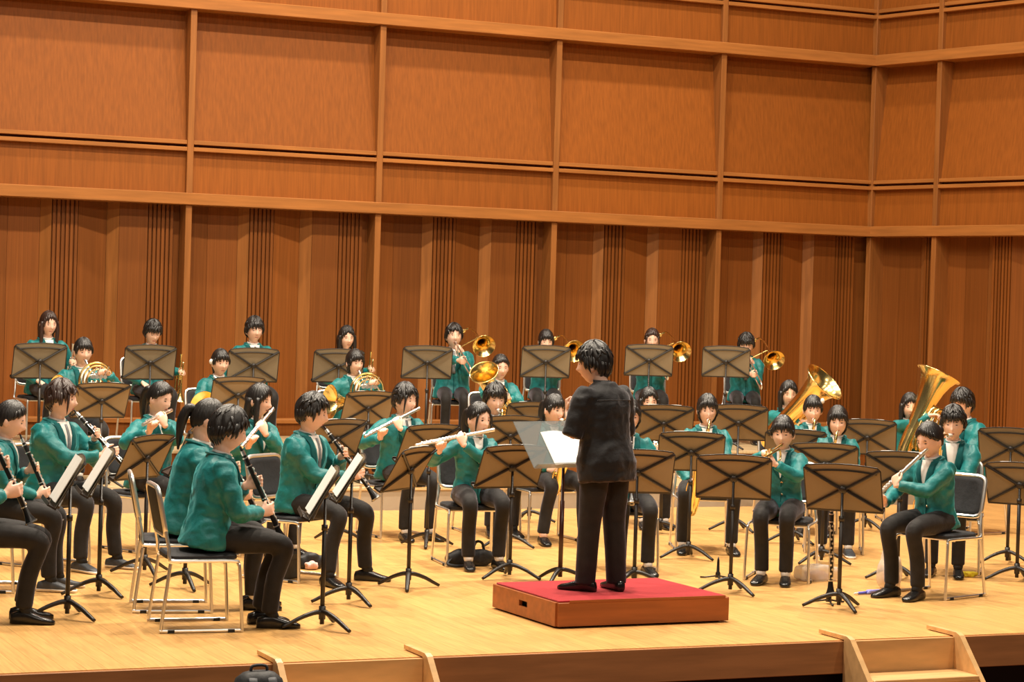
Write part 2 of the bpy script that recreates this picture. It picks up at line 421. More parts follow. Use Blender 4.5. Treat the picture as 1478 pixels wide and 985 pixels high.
def stand_desk():
    # x width, z up along the desk, back (ribbed) side faces -y
    K = []
    w, h = .265, .165
    top = [(x, h+.022*(1-(x/w)**2)) for x in np.linspace(-w+.02, w-.02, 15)]
    out = [(-w, -h), (w, -h), (w, h-.02)]+[(a, b) for a, b in reversed(top)]+[(-w, h-.02)]
    n = len(out); v = [(x, -.0015, z) for x, z in out]+[(x, .0015, z) for x, z in out]
    f = [tuple(range(n)), tuple(range(2*n-1, n-1, -1))]+[(i, i+n, (i+1) % n+n, (i+1) % n) for i in range(n)]
    K.append(('panel', MB().add(v, f), M_DESK))
    for s in (-1, 1):
        K.append(('rib', MB().tube([(-w+.005, -.008, s*(h-.012)), (-.03, -.014, s*.012), (0, -.016, 0)], .0105, 6), M_STAND))
        K.append(('rib', MB().tube([(w-.005, -.008, s*(h-.012)), (.03, -.014, s*.012), (0, -.016, 0)], .0105, 6), M_STAND))
    K.append(('rib', MB().tube([(x*.98, -.007, z-.045) for x, z in top], .0055, 6), M_STAND))
    K.append(('edge', MB().tube([(-w, 0, -h), (-w, 0, h-.02)]+[(x, 0, z) for x, z in top]+[(w, 0, h-.02), (w, 0, -h)], .0045, 6), M_STAND))
    K.append(('ledge', MB().box(-w, w, -.004, .055, -h-.012, -h).box(-w, w, .050, .055, -h, -h+.012), M_STAND))
    K.append(('tilt_knuckle', MB().ell((0, -.022, 0), (.030, .020, .030)), M_STAND))
    return [(a, (lambda me: (me.materials.append(c), sharpen(me, 40), me)[2])(b.mesh(a)), c) for a, b, c in K]
DESK = stand_desk()
def leg_mesh(a):
    d = np.array([math.cos(a), math.sin(a)]); q = [(.0, .105), (.05, .100), (.13, .072), (.20, .036), (.245, .0135)]
    pts = spline([(d[0]*r, d[1]*r, z) for r, z in q], 12)
    return MB().tube(pts, list(np.linspace(.021, .013, 12)), 8, flat=((0, 0, 1), .8))
LEGS = [leg_mesh(a+PI/2).mesh('leg') for a in (0, 2*PI/3, 4*PI/3)]
for q in LEGS: q.materials.append(M_STAND)
SHEETS = []
for k in range(3):
    w = (.21, .15, .22)[k]; m_ = MB()
    for s in (-1, 1):
        xs = np.linspace(0, w, 7); prof = [(s*x, .010+.010*math.sin(PI*x/w)*(.4+.6*k/2)) for x in xs]
        v = [(x, y, -.15) for x, y in prof]+[(x, y, .155) for x, y in prof]+[(x, y+.004, -.15) for x, y in prof]+[(x, y+.004, .155) for x, y in prof]
        n = 7; f = []
        for i in range(n-1): f += [(i, i+1, i+1+n, i+n), (i+2*n, i+3*n, i+1+3*n, i+1+2*n), (i+n, i+1+n, i+1+3*n, i+3*n), (i, i+2*n, i+1+2*n, i+1)]
        f += [(n-1, 3*n-1, 4*n-1, 2*n-1), (0, n, 3*n, 2*n)]
        m_.add(v, f)
    q = m_.mesh('sheet', False); q.materials.append(M_PAPER); SHEETS.append(q)
def music_stand(px, py, Y, psi, tilt, g, who, sheet=0, legrot=0.0, wscale=1.0):
    p = at_y(px, py, Y); x, y, z = p; rz = math.radians(psi)
    r = tag(empty('music_stand', (x, y, g), rz), 'black folding-desk music stand of the '+who, 'music stand', 'music stands of the players')
    H = z-g-.02
    for m_ in LEGS:
        o = link('leg', m_, None, r); o.rotation_euler = (0, 0, math.radians(legrot))
    build('pole', MB().tube([(0, 0, .03), (0, 0, .62), (0, 0, .621), (0, 0, H)], [.014, .014, .0095, .0095], 10), M_STAND, r)
    build('collar', MB().tube([(0, 0, .60), (0, 0, .635)], .019, 10), M_STAND, r)
    build('hub', MB().tube([(0, 0, .06), (0, 0, .14)], .021, 10), M_STAND, r)
    R = Matrix.Translation((0, .022, H+.02)) @ Matrix.Rotation(math.radians(tilt), 4, 'X')
    dk = None
    for nm, me, m_ in DESK:
        o = link(nm, me, None, r if dk is None else dk)
        if dk is None: o.matrix_local = R; dk = o; o.name = 'desk'
    dk.scale = (wscale, 1, 1)
    if sheet is not None:
        s = link('sheet_music', SHEETS[sheet % 3], None)
        s.matrix_world = Matrix.Translation((x, y, g)) @ Matrix.Rotation(rz, 4, 'Z') @ R @ Matrix.Translation((0, .004, .012+.012*(sheet % 2)))
        tag(s, 'white sheet music on the stand of the '+who, 'sheet music', 'sheet music on the stands')
    return r

# ------------------------------------------------------------------ instruments
def bell(mb, c, ax, r0, r1, L, power=3.0, n=24, lip=.003):
    prof = [(L*t, r0+(r1-r0)*(.25*t+.75*t**power)) for t in np.linspace(0, 1, 14)]
    inner = [(d, max(r-.003, .002)) for d, r in reversed(prof)]
    return mb.revolve(c, ax, prof+[(L+.002, r1+lip), (L+.004, r1)]+inner, n)
def flute_kit():
    K = [part('tube', MB().revolve((0, 0, 0), (1, 0, 0), [(-.065, .006), (-.065, .0142), (.12, .0142), (.12, .0160), (.145, .0160), (.145, .0142), (.42, .0142), (.42, .0158), (.44, .0158), (.44, .0142), (.605, .0142), (.605, .006)], 12, True), M_SILVER)]
    K.append(part('lip_plate', MB().ell((0, 0, .009), (.024, .017, .007)), M_SILVER))
    for i, x in enumerate(list(np.linspace(.19, .40, 9))+[.47, .51, .55]):
        K.append(part('key', MB().disc((x, .002, .0165), (0, .15, 1), .0095, .006, 10), M_SILVER))
    K.append(part('key_rod', MB().tube([(.17, -.012, .012), (.53, -.012, .012)], .003, 6), M_SILVER))
    return K
def clarinet_kit(L=.64):
    K = [part('mouthpiece', MB().revolve((0, 0, 0), (1, 0, 0), [(0, .004), (.002, .006), (.05, .0115), (.075, .0125), (.075, .006)], 10, True), M_BLACKW,
              [part('ligature', MB().revolve((0, 0, 0), (1, 0, 0), [(.03, .0115), (.03, .0135), (.06, .0145), (.06, .012)], 10), M_SILVER)])]
    K.append(part('body', MB().revolve((0, 0, 0), (1, 0, 0), [(.075, .008), (.075, .0165), (.13, .0155), (.132, .0135), (.35, .0145), (.35, .017), (.365, .017), (.365, .0145), (.54, .0150), (.54, .008)], 12, True), M_BLACKW))
    b = MB(); bell(b, (.54, 0, 0), (1, 0, 0), .0155, .036, L-.54, 2.2)
    K.append(part('bell', b, M_BLACKW))
    for x in (.077, .131, .352, .539, L-.002):
        K.append(part('ring', MB().revolve((0, 0, 0), (1, 0, 0), [(x-.003, .0145), (x-.003, .0185 if x < .6 else .040), (x+.004, .0185 if x < .6 else .040), (x+.004, .0145)], 14), M_SILVER))
    for i, x in enumerate(np.linspace(.16, .52, 13)):
        K.append(part('key', MB().disc((x, (-1)**i*.006, .0185), (0, (-1)**i*.35, 1), .0085, .006, 8), M_SILVER))
    for s in (-1, 1): K.append(part('key_rod', MB().tube([(.15, s*.012, .015), (.34, s*.013, .015), (.36, s*.014, .016), (.53, s*.013, .016)], .0032, 6), M_SILVER))
    return K
def trumpet_kit(m=None):
    m = m or M_SILVER; K = []
    K.append(part('mouthpiece', MB().revolve((0, 0, 0), (1, 0, 0), [(0, .008), (0, .0135), (.006, .0135), (.025, .008), (.085, .0055), (.085, .003)], 14), m))
    K.append(part('lead_pipe', MB().tube(spline([(.06, 0, 0), (.36, 0, 0), (.40, 0, -.01), (.415, 0, -.045), (.40, 0, -.08), (.36, 0, -.09), (.24, 0, -.09)], 24), .0065, 8), m))
    b = MB(); b.tube(spline([(.20, .03, -.05), (.14, .03, -.09), (.09, .03, -.08), (.075, .03, -.045), (.09, .03, -.008), (.14, .03, 0), (.30, .03, 0)], 26), list(np.linspace(.006, .0095, 26)), 10)
    bell(b, (.30, .03, 0), (1, 0, 0), .0095, .061, .20, 3.6)
    K.append(part('bell', b, m))
    for i in range(3):
        x = .20+.028*i
        K.append(part('valve', MB().revolve((x, .015, -.105), (0, 0, 1), [(0, .006), (0, .0125), (.115, .0125), (.117, .006), (.135, .0045), (.136, .009), (.140, .009), (.140, .002)], 12, True), m))
    K.append(part('tuning_slide', MB().tube(spline([(.27, .015, -.06), (.33, .03, -.07), (.35, .04, -.06), (.33, .045, -.05), (.25, .03, -.05)], 14), .0055, 8), m))
    return K
def trombone_kit(ext=.25):
    K = []; m = M_BRASS
    K.append(part('mouthpiece', MB().revolve((0, 0, 0), (1, 0, 0), [(0, .010), (0, .019), (.008, .019), (.035, .010), (.075, .007), (.075, .003)], 14), M_SILVER))
    e = .62+ext
    K.append(part('slide', MB().tube([(.06, 0, 0), (e, 0, 0)], .0078, 8).tube(spline([(e, 0, 0), (e+.045, 0, -.012), (e+.06, 0, -.045), (e+.045, 0, -.078), (e, 0, -.09)], 14), .0085, 8).tube([(e, 0, -.09), (.10, 0, -.09)], .0078, 8), M_SILVER))
    K.append(part('slide_brace', MB().tube([(.13, 0, 0), (.13, 0, -.09)], .006, 8), M_SILVER)); K.append(part('slide_brace', MB().tube([(.19+ext, 0, 0), (.19+ext, 0, -.09)], .006, 8), M_SILVER))
    b = MB(); b.tube(spline([(.10, 0, -.09), (.02, .02, -.09), (-.12, .055, -.06), (-.22, .09, -.02), (-.262, .15, .03), (-.26, .19, .06), (-.22, .22, .08), (-.05, .235, .09), (.06, .235, .09)], 40), list(np.linspace(.0075, .0125, 40)), 10)
    K.append(part('tuning_bow', b, m))
    b = MB(); bell(b, (.05, .235, .09), (1, 0, 0), .0125, .125, .30, 4.2, 28)
    K.append(part('bell', b, m))
    K.append(part('bell_brace', MB().tube([(.08, 0, -.04), (.08, .225, .08)], .006, 8), m))
    K.append(part('counterweight', MB().disc((-.258, .15, .035), (0, 1, .7), .025, .03, 12), m))
    return K
def horn_kit(m=None):
    # player frame: forward -y, player's right -x; origin = mouthpiece
    m = m or M_BRASS; K = []; C = np.array([.03, -.20, -.16])
    K.append(part('mouthpiece', MB().revolve((0, 0, 0), (.12, -.75, -.62), [(0, .009), (0, .0125), (.005, .0125), (.05, .006), (.07, .004)], 12), M_SILVER))
    K.append(part('lead_pipe', MB().tube(spline([(.008, -.05, -.04), (.02, -.13, -.10), (.10, -.19, -.11), (.16, -.20, -.18)], 20), list(np.linspace(.005, .008, 20)), 8), M_SILVER))
    def ring(r, dy, a0, a1, rr, c=C): return MB().tube([c+np.array([r*math.cos(a), dy, r*math.sin(a)]) for a in np.linspace(a0, a1, 36)], rr, 8)
    K.append(part('outer_coil', ring(.150, 0, 0, 2*PI*.97, .0095), m))
    K.append(part('coil', ring(.125, -.022, .5, 2*PI*.9, .008), m)); K.append(part('coil', ring(.095, -.03, 1.5, 2*PI, .0075), m))
    K.append(part('coil', ring(.07, -.012, -.5, 4.2, .0075, C+np.array([-.03, 0, -.02])), M_SILVER))
    for i in range(4):
        x = -.045+.036*i
        K.append(part('valve', MB().disc(C+np.array([x, -.025, .03]), (0, 1, 0), .0165, .045, 12), M_SILVER,
                      [part('lever', MB().tube([C+np.array([x, -.04, .05]), C+np.array([x+.03, -.05, .12])], .005, 6), M_SILVER)]))
    for i in range(3):
        a = C+np.array([-.05+.04*i, -.03, 0])
        K.append(part('valve_slide', MB().tube(spline([a, a+np.array([-.01, -.008, -.05]), a+np.array([.005, -.01, -.075]), a+np.array([.02, -.008, -.05]), a+np.array([.012, 0, 0])], 16), .007, 8), m))
    b = MB(); pts = spline([C+np.array([.15, .0, -.02]), C+np.array([.115, .02, -.11]), C+np.array([.02, .03, -.155]), C+np.array([-.09, .02, -.125])], 22)
    b.tube(pts, list(np.linspace(.010, .024, 22)), 12)
    bell(b, C+np.array([-.085, .02, -.126]), (-.85, -.20, .05), .024, .155, .27, 3.0, 30)
    K.append(part('bell', b, m))
    return K
def tuba_kit(H=.85, R=.19, m=None):
    # player frame: forward -y; z up along bell axis; origin = bottom bow centre
    m = m or M_BRASS; K = []; s = H/.85; b = MB()
    b.tube(spline([(-.06*s, 0, .30*s), (-.06*s, 0, .16*s), (-.045*s, 0, .06*s), (.0, 0, .03*s), (.07*s, 0, .03*s), (.115*s, 0, .07*s), (.125*s, 0, .16*s), (.125*s, 0, .42*s)], 30), list(np.linspace(.070*s, .030*s, 30)), 14)
    K.append(part('bottom_bow', b, m))
    b = MB(); prof = [(0, .070*s), (.15*s, .080*s), (.28*s, .094*s), (.40*s, .115*s), (.48*s, .142*s), (.53*s, .170*s), (.55*s, R), (.555*s, R+.004)]
    b.revolve((-.06*s, 0, .29*s), (0, 0, 1), prof+[(d, max(r-.004, .01)) for d, r in reversed(prof)], 32)
    K.append(part('bell', b, m, [part('rim', MB().tube([(-.06*s+R*1.01*math.cos(a), R*1.01*math.sin(a), .842*s) for a in np.linspace(0, 2*PI, 40)[:-1]], .0065, 8, closed=True), m)]))
    for i, (r, w) in enumerate(((.017, .0), (.015, .04), (.014, .075))):
        K.append(part('branch', MB().tube(spline([(.125*s-w*s, -.03*s, .42*s), (.12*s-w*s, -.04*s, .52*s), (.09*s-w*s, -.05*s, .55*s), (.05*s-w*s, -.06*s, .52*s), (.04*s-w*s, -.07*s, .40*s), (.05*s-w*s, -.075*s, .20*s), (.08*s-w*s, -.07*s, .13*s)], 30), r*s+.003, 10), m))
    for i in range(3):
        x = .01*s+.042*s*i
        K.append(part('valve', MB().revolve((x, -.085*s, .22*s), (0, 0, 1), [(0, .008), (0, .018*s), (.20*s, .018*s), (.205*s, .008), (.235*s, .006), (.235*s, .014), (.242*s, .014)], 12, True), M_SILVER))
        K.append(part('valve_slide', MB().tube(spline([(x, -.10*s, .36*s), (x, -.125*s, .34*s), (x, -.13*s, .29*s), (x, -.12*s, .25*s), (x, -.10*s, .24*s)], 14), .009*s+.002, 8), m))
    K.append(part('lead_pipe', MB().tube(spline([(.02*s, .13*s, .44*s), (.05*s, .09*s, .45*s), (.12*s, .03*s, .44*s), (.14*s, -.04*s, .38*s), (.10*s, -.08*s, .34*s)], 24), list(np.linspace(.006, .010, 24)), 8), M_SILVER))
    K.append(part('mouthpiece', MB().revolve((.02*s, .13*s, .44*s), (-.5, .8, .1), [(0, .007), (.045, .012), (.06, .018), (.064, .018), (.064, .010)], 14), M_SILVER))
    return K
def sax_kit(s=1.0, m=None):
    # forward +x, z up; origin = mouthpiece tip
    m = m or M_BRASS; K = []
    K.append(part('mouthpiece', MB().revolve((0, 0, 0), (1, 0, .12), [(0, .005), (.002, .010), (.06, .0165), (.105, .0165), (.105, .006)], 10), M_WHITE))
    K.append(part('neck', MB().tube(spline([(.06, 0, .008), (.13*s, 0, .035), (.19*s, 0, .03), (.215*s, 0, -.02)], 14), list(np.linspace(.008, .0135, 14)), 10), m))
    P_ = spline([(.215*s, 0, -.02), (.21*s, 0, -.20*s), (.20*s, 0, -.46*s), (.20*s, 0, -.52*s), (.225*s, 0, -.575*s), (.265*s, 0, -.59*s), (.305*s, 0, -.565*s), (.325*s, 0, -.50*s), (.335*s, 0, -.40*s)], 46)
    K.append(part('body', MB().tube(P_, [s*q for q in np.linspace(.0125, .038, 46)], 14), m))
    b = MB(); bell(b, (.333*s, 0, -.42*s), (.16, 0, 1), .037*s, .066*s, .17*s, 2.6)
    K.append(part('bell', b, m))
    for i in range(7):
        t = i/6; K.append(part('key_cup', MB().disc((.215*s-.012*t*s, (.018+.014*t)*s*(1 if i % 3 else -1), (-.08-.36*t)*s), (.3, 1 if i % 3 else -1, 0), (.011+.009*t)*s, .010, 12), m))
    for i in range(2): K.append(part('key_cup', MB().disc((.30*s+.03*i, -.047*s, (-.42+.10*i)*s), (.2, -1, 0), .027*s, .012, 14), m))
    for sgn in (-1, 1): K.append(part('key_rod', MB().tube([(.225*s, sgn*.022*s, -.05*s), (.215*s, sgn*.034*s, -.50*s)], .004, 6), m))
    K.append(part('key_guard', MB().tube(spline([(.33*s, -.05*s, -.47*s), (.345*s, -.068*s, -.44*s), (.35*s, -.068*s, -.38*s), (.345*s, -.05*s, -.35*s)], 10), .004, 6), m))
    return K
FLUTE, CLAR, TRUMPET, TROMB, HORN = flute_kit(), clarinet_kit(), trumpet_kit(), trombone_kit(.06), horn_kit()
TRUMPETG = trumpet_kit(M_BRASS)
TUBA, EUPH, SAX, TSAX = tuba_kit(.92, .215), tuba_kit(.66, .145), sax_kit(1.0), sax_kit(1.22)
# ------------------------------------------------------------------ people
def nrm(v): v = np.array(v, float); return v/(np.linalg.norm(v)+1e-12)
def sstep(a, b, x): t = min(max((x-a)/(b-a), 0), 1); return t*t*(3-2*t)
def head_pt(u):
    # u: unit direction, head frame: face towards -y
    x, y, z = u; f = max(-y, 0)
    a, b, c = .073, .093, .116
    px, py, pz = a*x, b*y, c*z
    if z < 0:
        px *= 1-.30*(-z)**1.6; py *= 1-.10*(-z)**2
        if y > 0: py *= 1-.25*(-z)
    if z > 0: px *= 1+.05*z
    if f > 0:
        g = lambda cx, cz, sx, sz: math.exp(-((x-cx)/sx)**2-((z-cz)/sz)**2)*f
        py -= .024*g(0, -.22, .15, .13)+.010*g(0, .02, .11, .2)            # nose
        py += .008*g(.36, .08, .2, .13)+.008*g(-.36, .08, .2, .13)          # eye sockets
        py -= .006*g(0, -.52, .25, .10)+.006*g(0, -.86, .3, .14)            # lips, chin
        py += .004*g(0, -.66, .25, .07)
        py -= .004*g(.5, -.2, .25, .2)+.004*g(-.5, -.2, .25, .2)
    return np.array([px, py, pz])
def sphere_dirs(nu, nv):
    for i in range(nv+1):
        t = min(max(PI*i/nv, .03), PI-.03)
        yield [np.array([math.sin(t)*math.sin(2*PI*j/nu), -math.sin(t)*math.cos(2*PI*j/nu), math.cos(t)]) for j in range(nu)]
LINES = {'short': [(0, .56), (25, .46), (52, .34), (64, .10), (76, -.22), (95, -.06), (120, -.42), (180, -.60)],
         'fringe': [(0, .34), (30, .32), (52, .26), (66, .02), (78, -.25), (95, -.12), (120, -.48), (180, -.64)],
         'tied': [(0, .60), (30, .47), (58, .24), (82, .0), (110, -.40), (180, -.62)],
         'tiedfringe': [(0, .36), (30, .34), (52, .22), (68, -.15), (84, .0), (110, -.42), (180, -.62)],
         'long': [(0, .58), (25, .44), (50, .15), (68, -.45), (80, -.80), (110, -.92), (180, -.96)],
         'bob': [(0, .36), (30, .32), (54, .10), (68, -.40), (80, -.80), (110, -.95), (180, -.97)]}
def make_hair(style, seed):
    r = random.Random(seed); base = style.split('+')[0]; ln = LINES[base]; mb = MB(); rings = []
    ph = [r.uniform(0, 6.28) for _ in range(6)]; vol = .017 if base in ('short', 'fringe') else .012
    for ring in sphere_dirs(72, 44):
        row = []
        for u in ring:
            phi = math.degrees(math.acos(max(-1, min(1, -u[1]/max(1e-6, math.hypot(u[0], u[1]))))))
            hl = np.interp(phi, [q[0] for q in ln], [q[1] for q in ln])
            az = math.atan2(u[0], -u[1])
            hl += .05*math.sin(9*az+ph[0])*math.exp(-(phi/60)**2)+.03*math.sin(17*az+ph[1])
            cov = sstep(hl-.05, hl+.07, u[2])
            st = .0022*math.sin(26*az+ph[2]+3*u[2])+.0016*math.sin(43*az+ph[3]-2*u[2])
            if base in ('short', 'fringe'): st += .0045*math.sin(7*az+ph[4]+4*u[2])*(.3+.7*max(u[2], 0))+.003*math.sin(13*az+5*u[2]+ph[5])
            h = vol*(.72+.5*max(u[2], 0)+.25*max(u[1], 0))+st
            h = -.016+(h+.016)*cov
            p = head_pt(u); row.append(p+u*h)
        rings.append(row)
    mb.loft(rings)
    def surf(phi, z, o):
        z = max(-.97, min(.97, z)); q = math.sqrt(1-z*z); u = np.array([q*math.sin(phi), -q*math.cos(phi), z]); return head_pt(u)+u*o
    nl = 46 if base in ('short', 'fringe') else 34
    for j in range(nl):
        phi = (j+r.uniform(0, .8))/nl*2*PI-PI; pd = abs(math.degrees(phi)); hl = np.interp(pd, [q[0] for q in ln], [q[1] for q in ln])
        if base.startswith('tied') and pd > 75: continue
        sw = r.uniform(-.22, .22) if base in ('short', 'fringe') else r.uniform(-.1, .1); drop = r.uniform(.04, .20) if base != 'tied' else r.uniform(.0, .05)
        zs = [min(.96, hl+.42), hl+.25, hl+.08, hl-drop]
        if base in ('short', 'fringe') and zs[0] < .7: zs[0] = min(.9, hl+.6)
        pts = spline([surf(phi+sw*t, z, vol*f) for t, z, f in zip((0, .3, .7, 1), zs, (.75, 1.05, .9, .35))], 9)
        mb.tube(pts, list(np.interp(np.linspace(0, 1, 9), [0, .3, .7, 1], [.006, .011, .008, .0012])), 6, flat=(tuple(nrm(pts[4])), .5))
    if base in ('short', 'fringe'):
        for j in range(26):
            phi = r.uniform(-PI, PI); z0 = r.uniform(.55, .95); d_ = r.uniform(.25, .5)
            pts = spline([surf(phi, z0, vol*.7), surf(phi+.15*r.uniform(-1, 1), z0-d_*.4, vol*1.25), surf(phi+.3*r.uniform(-1, 1), z0-d_, vol*1.5)], 7)
            mb.tube(pts, [.004, .010, .011, .010, .008, .005, .001], 6, flat=(tuple(nrm(pts[3])), .5))
    if base == 'long':
        L = .30
        for sx in (0,):
            rr = []
            for t in np.linspace(0, 1, 10):
                z = .02-L*t; w = .086-.012*t+.004*math.sin(9*t); d = .052-.018*t; cy = .035+.03*t
                rr.append([(w*math.cos(a)*(1+.03*math.sin(8*a+ph[0])), cy+d*math.sin(a)*(1+.05*math.sin(11*a)), z) for a in np.linspace(0, 2*PI, 29)[:-1]])
            mb.loft(rr)
        for sx in (-1, 1):
            mb.tube(spline([(sx*.072, -.03, .03), (sx*.080, -.038, -.06), (sx*.076, -.045, -.16), (sx*.070, -.055, -.24)], 12), [.018, .02, .021, .022, .022, .021, .02, .018, .016, .013, .009, .004], 8)
    if 'pony' in style: mb.tube(spline([(0, .085, .04), (0, .125, .03), (.005, .140, -.05), (.01, .125, -.15), (.015, .11, -.22)], 14), list(np.interp(np.linspace(0, 1, 14), [0, .15, .5, 1], [.022, .03, .033, .006])), 10)
    if 'bun' in style: mb.ell((0, .108, .035), (.036, .030, .036))
    if 'lock' in style:
        for sx in (-1, 1): mb.tube(spline([(sx*.060, -.066, .05), (sx*.072, -.068, -.02), (sx*.068, -.062, -.09)], 8), [.006, .009, .009, .008, .007, .006, .004, .002], 6)
    return mb
def hand(mb, w, f, n, side, curl=.5, k=1.0, spread=.1, thumb=.6):
    w = np.array(w, float); f = nrm(f); n = np.array(n, float); n = nrm(n-f*(n@f)); l = np.cross(f, n)*side
    rings = []
    for d, hw, ht in ((-.02, .024, .019), (.0, .026, .018), (.03, .036, .017), (.06, .040, .015), (.082, .039, .012)):
        c = w+f*d*k
        rings.append([c+l*hw*k*math.cos(a)+n*ht*k*math.sin(a) for a in np.linspace(0, 2*PI, 15)[:-1]])
    mb.loft(rings)
    for i, (off, L) in enumerate(((.030, .070), (.010, .078), (-.010, .073), (-.028, .058))):
        p = w+(f*.076+l*off)*k; d = nrm(f+l*off*spread*30*.1); pts = [w+(f*.05+l*off)*k, p]; ang = 0
        for q, fr in ((.45, .9), (.30, 1.1), (.25, .9)):
            ang += curl*fr*(1+.12*i); dd = d*math.cos(ang)+n*math.sin(ang); p = p+dd*L*q*k; pts.append(p)
        mb.tube(pts, [.0092*k, .0092*k, .0086*k, .0080*k, .0064*k], 8)
    p0 = w+(f*.018+l*.024)*k; d1 = nrm(f*.75+l*.75+n*.35); p1 = p0+d1*.038*k; d2 = nrm(f*.85+l*.2+n*thumb); p2 = p1+d2*.032*k; p3 = p2+nrm(f*.7-l*.1+n*thumb)*.024*k
    mb.tube([p0-d1*.01, p1, p2, p3], [.014*k, .0115*k, .010*k, .0075*k], 8)
def elbow(S, W, l1, l2, pole):
    S, W = np.array(S, float), np.array(W, float); v = W-S; d = np.linalg.norm(v)
    sc = max(1.0, d/(l1+l2)*1.002); l1 *= sc; l2 *= sc
    a = nrm(v); x = (d*d+l1*l1-l2*l2)/(2*d); h = math.sqrt(max(l1*l1-x*x, 0))
    p = np.array(pole, float); p = p-a*(p@a); return S+a*x+nrm(p)*h
SEC = [(-.065, .200, .150, -.01), (-.03, .198, .150, 0), (.04, .184, .140, 0), (.13, .164, .124, 0), (.24, .172, .126, 0), (.34, .186, .130, 0), (.405, .186, .118, 0), (.445, .165, .100, -.003), (.475, .115, .080, -.004), (.500, .078, .068, -.006), (.512, .068, .060, -.012)]
def person(key, sp):
    """sp: head px, Y, ground, psi, and pose options.  Local frame: forward -y, player's left +x."""
    hpx, hpy, Y, g, psi = sp['at']; rz = math.radians(psi); seed = sum(map(ord, key)); r = random.Random(seed)
    target = at_y(hpx, hpy, Y); standing = sp.get('stand', False)
    lean = math.radians(sp.get('lean', 6)); male = sp.get('male', False)
    seat = .465
    base_z = (.90 if standing else seat+.085)
    hh = target[2]-g
    hyaw, hpit = sp.get('head', (0, 8)); hy_, hp_ = math.radians(hyaw), math.radians(hpit)
    if standing: k = hh/1.515; base_z *= k
    else: k = (hh-base_z)/(.50*math.cos(lean)+.147)
    k = min(max(k, .86), 1.14)
    ax = np.array([0, -math.sin(lean), math.cos(lean)]); fw = np.array([0, -math.cos(lean), -math.sin(lean)]); lx = np.array([1., 0, 0])
    P0 = np.array([0, 0, base_z]); bk = k*sp.get('build', 1.0)
    def T(s, x=0, y=0): return P0+ax*s*k+lx*x*bk+fw*y*bk
    wx = 1.06 if male else .97
    HC = T(.50)+np.array([0, (-.040 if not standing else -.03)-sp.get('neckf', 0), .147*k-.3*sp.get('neckf', 0)])
    HC[2] = hh if not standing else HC[2]
    # head frame: rotate pitch (nod) then yaw
    Rp = np.array([[1, 0, 0], [0, math.cos(hp_), -math.sin(hp_)], [0, math.sin(hp_), math.cos(hp_)]])
    Ry = np.array([[math.cos(hy_), -math.sin(hy_), 0], [math.sin(hy_), math.cos(hy_), 0], [0, 0, 1]])
    HR = Ry@Rp; hk = 1.10*(1.03 if male else .98)
    def HP(p): return HC+HR@(np.array(p)*hk)
    M = HP((0, -.098, -.062))
    # root
    ca, sa = math.cos(rz), math.sin(rz)
    off = np.array([ca*HC[0]-sa*HC[1], sa*HC[0]+ca*HC[1]])
    root = empty('person', (target[0]-off[0], target[1]-off[1], g), rz); tag(root, sp['label'], 'person', sp.get('group'))
    PM = Matrix.Translation(root.location) @ Matrix.Rotation(rz, 4, 'Z')
    # ---- arms / instrument
    S = {1: T(.415, .160*wx), -1: T(.415, -.160*wx)}     # +1 = player's left
    hands = {}
    def grip(side, pc, f, n, curl=.5, pole=None, thumb=.6):
        f = nrm(f); n = nrm(np.array(n)-f*(np.array(n)@f)); hands[side] = (np.array(pc)-f*.055*k, f, n, curl, pole, thumb)
    def lap(side): grip(side, (side*.13, -.30, .60 if not standing else .8), (side*-.15, -1, -.35), (0, .2, -1), .25, (side*.7, .5, -.6))
    ins = sp.get('ins'); kit = mtx = None; q = sp.get('idir')
    if ins == 'flute':
        d = nrm(q or (-.93, -.24, -.28)); o = M+np.array([0, -.012, -.004]); kit = FLUTE; mtx = axes(d, (0, -.4, 1), o)
        a, b = o+d*.23, o+d*.40
        grip(1, a+np.array([.0, -.030, -.012]), (-.35, .25, .88), (0.1, .95, -.1), .75, (.55, -.45, -1), .2)
        grip(-1, b+np.array([.0, .012, -.040]), (-.2, -.45, .85), (.1, -.9, -.2), .65, (-1, .35, -.75), .2)
    elif ins == 'clarinet':
        d = nrm(q or (0, -.62, -.78)); o = M+np.array([0, .012, 0]); kit = CLAR; mtx = axes(d, (0, -1, .3), o)
        a, b = o+d*.25, o+d*.43
        grip(1, a+np.array([.026, .008, 0]), (-.30, -.88, .30), (-.92, .2, .1), .55, (.75, .25, -1))
        grip(-1, b+np.array([-.026, .008, 0]), (.30, -.88, .25), (.92, .2, .1), .55, (-.75, .25, -1))
    elif ins in ('sax', 'tsax'):
        kit = SAX if ins == 'sax' else TSAX; s = 1.0 if ins == 'sax' else 1.22
        d = nrm(q or (-.10, -.97, -.15)); o = M+np.array([0, .012, 0]); mtx = axes(d, (.16, -.05, 1), o); mx = np.array(mtx)
        tf = lambda p: (mx@np.array([*p, 1]))[:3]
        grip(1, tf((.225*s, .028, -.17*s)), (-.45, -.80, .25), (-.85, .3, 0), .6, (.8, .3, -1))
        grip(-1, tf((.225*s, -.030, -.40*s)), (.45, -.85, .1), (.85, .3, 0), .6, (-.8, .4, -1))
    elif ins == 'trumpet':
        kit = TRUMPETG if sp.get('gold') else TRUMPET; d = nrm(q or (0, -.96, -.24)); o = M+np.array([0, -.004, 0]); mtx = axes(d, (0, -.1, 1), o)
        c_ = o+d*.23
        grip(1, c_+np.array([.032, .004, -.055]), (-.5, -.75, .35), (-.8, .2, .1), .9, (1, .2, -.8))
        grip(-1, c_+np.array([-.015, .035, .018]), (.1, -.9, .25), (.1, -.1, -1), .6, (-1, .3, -.7))
    elif ins == 'resttrumpet':
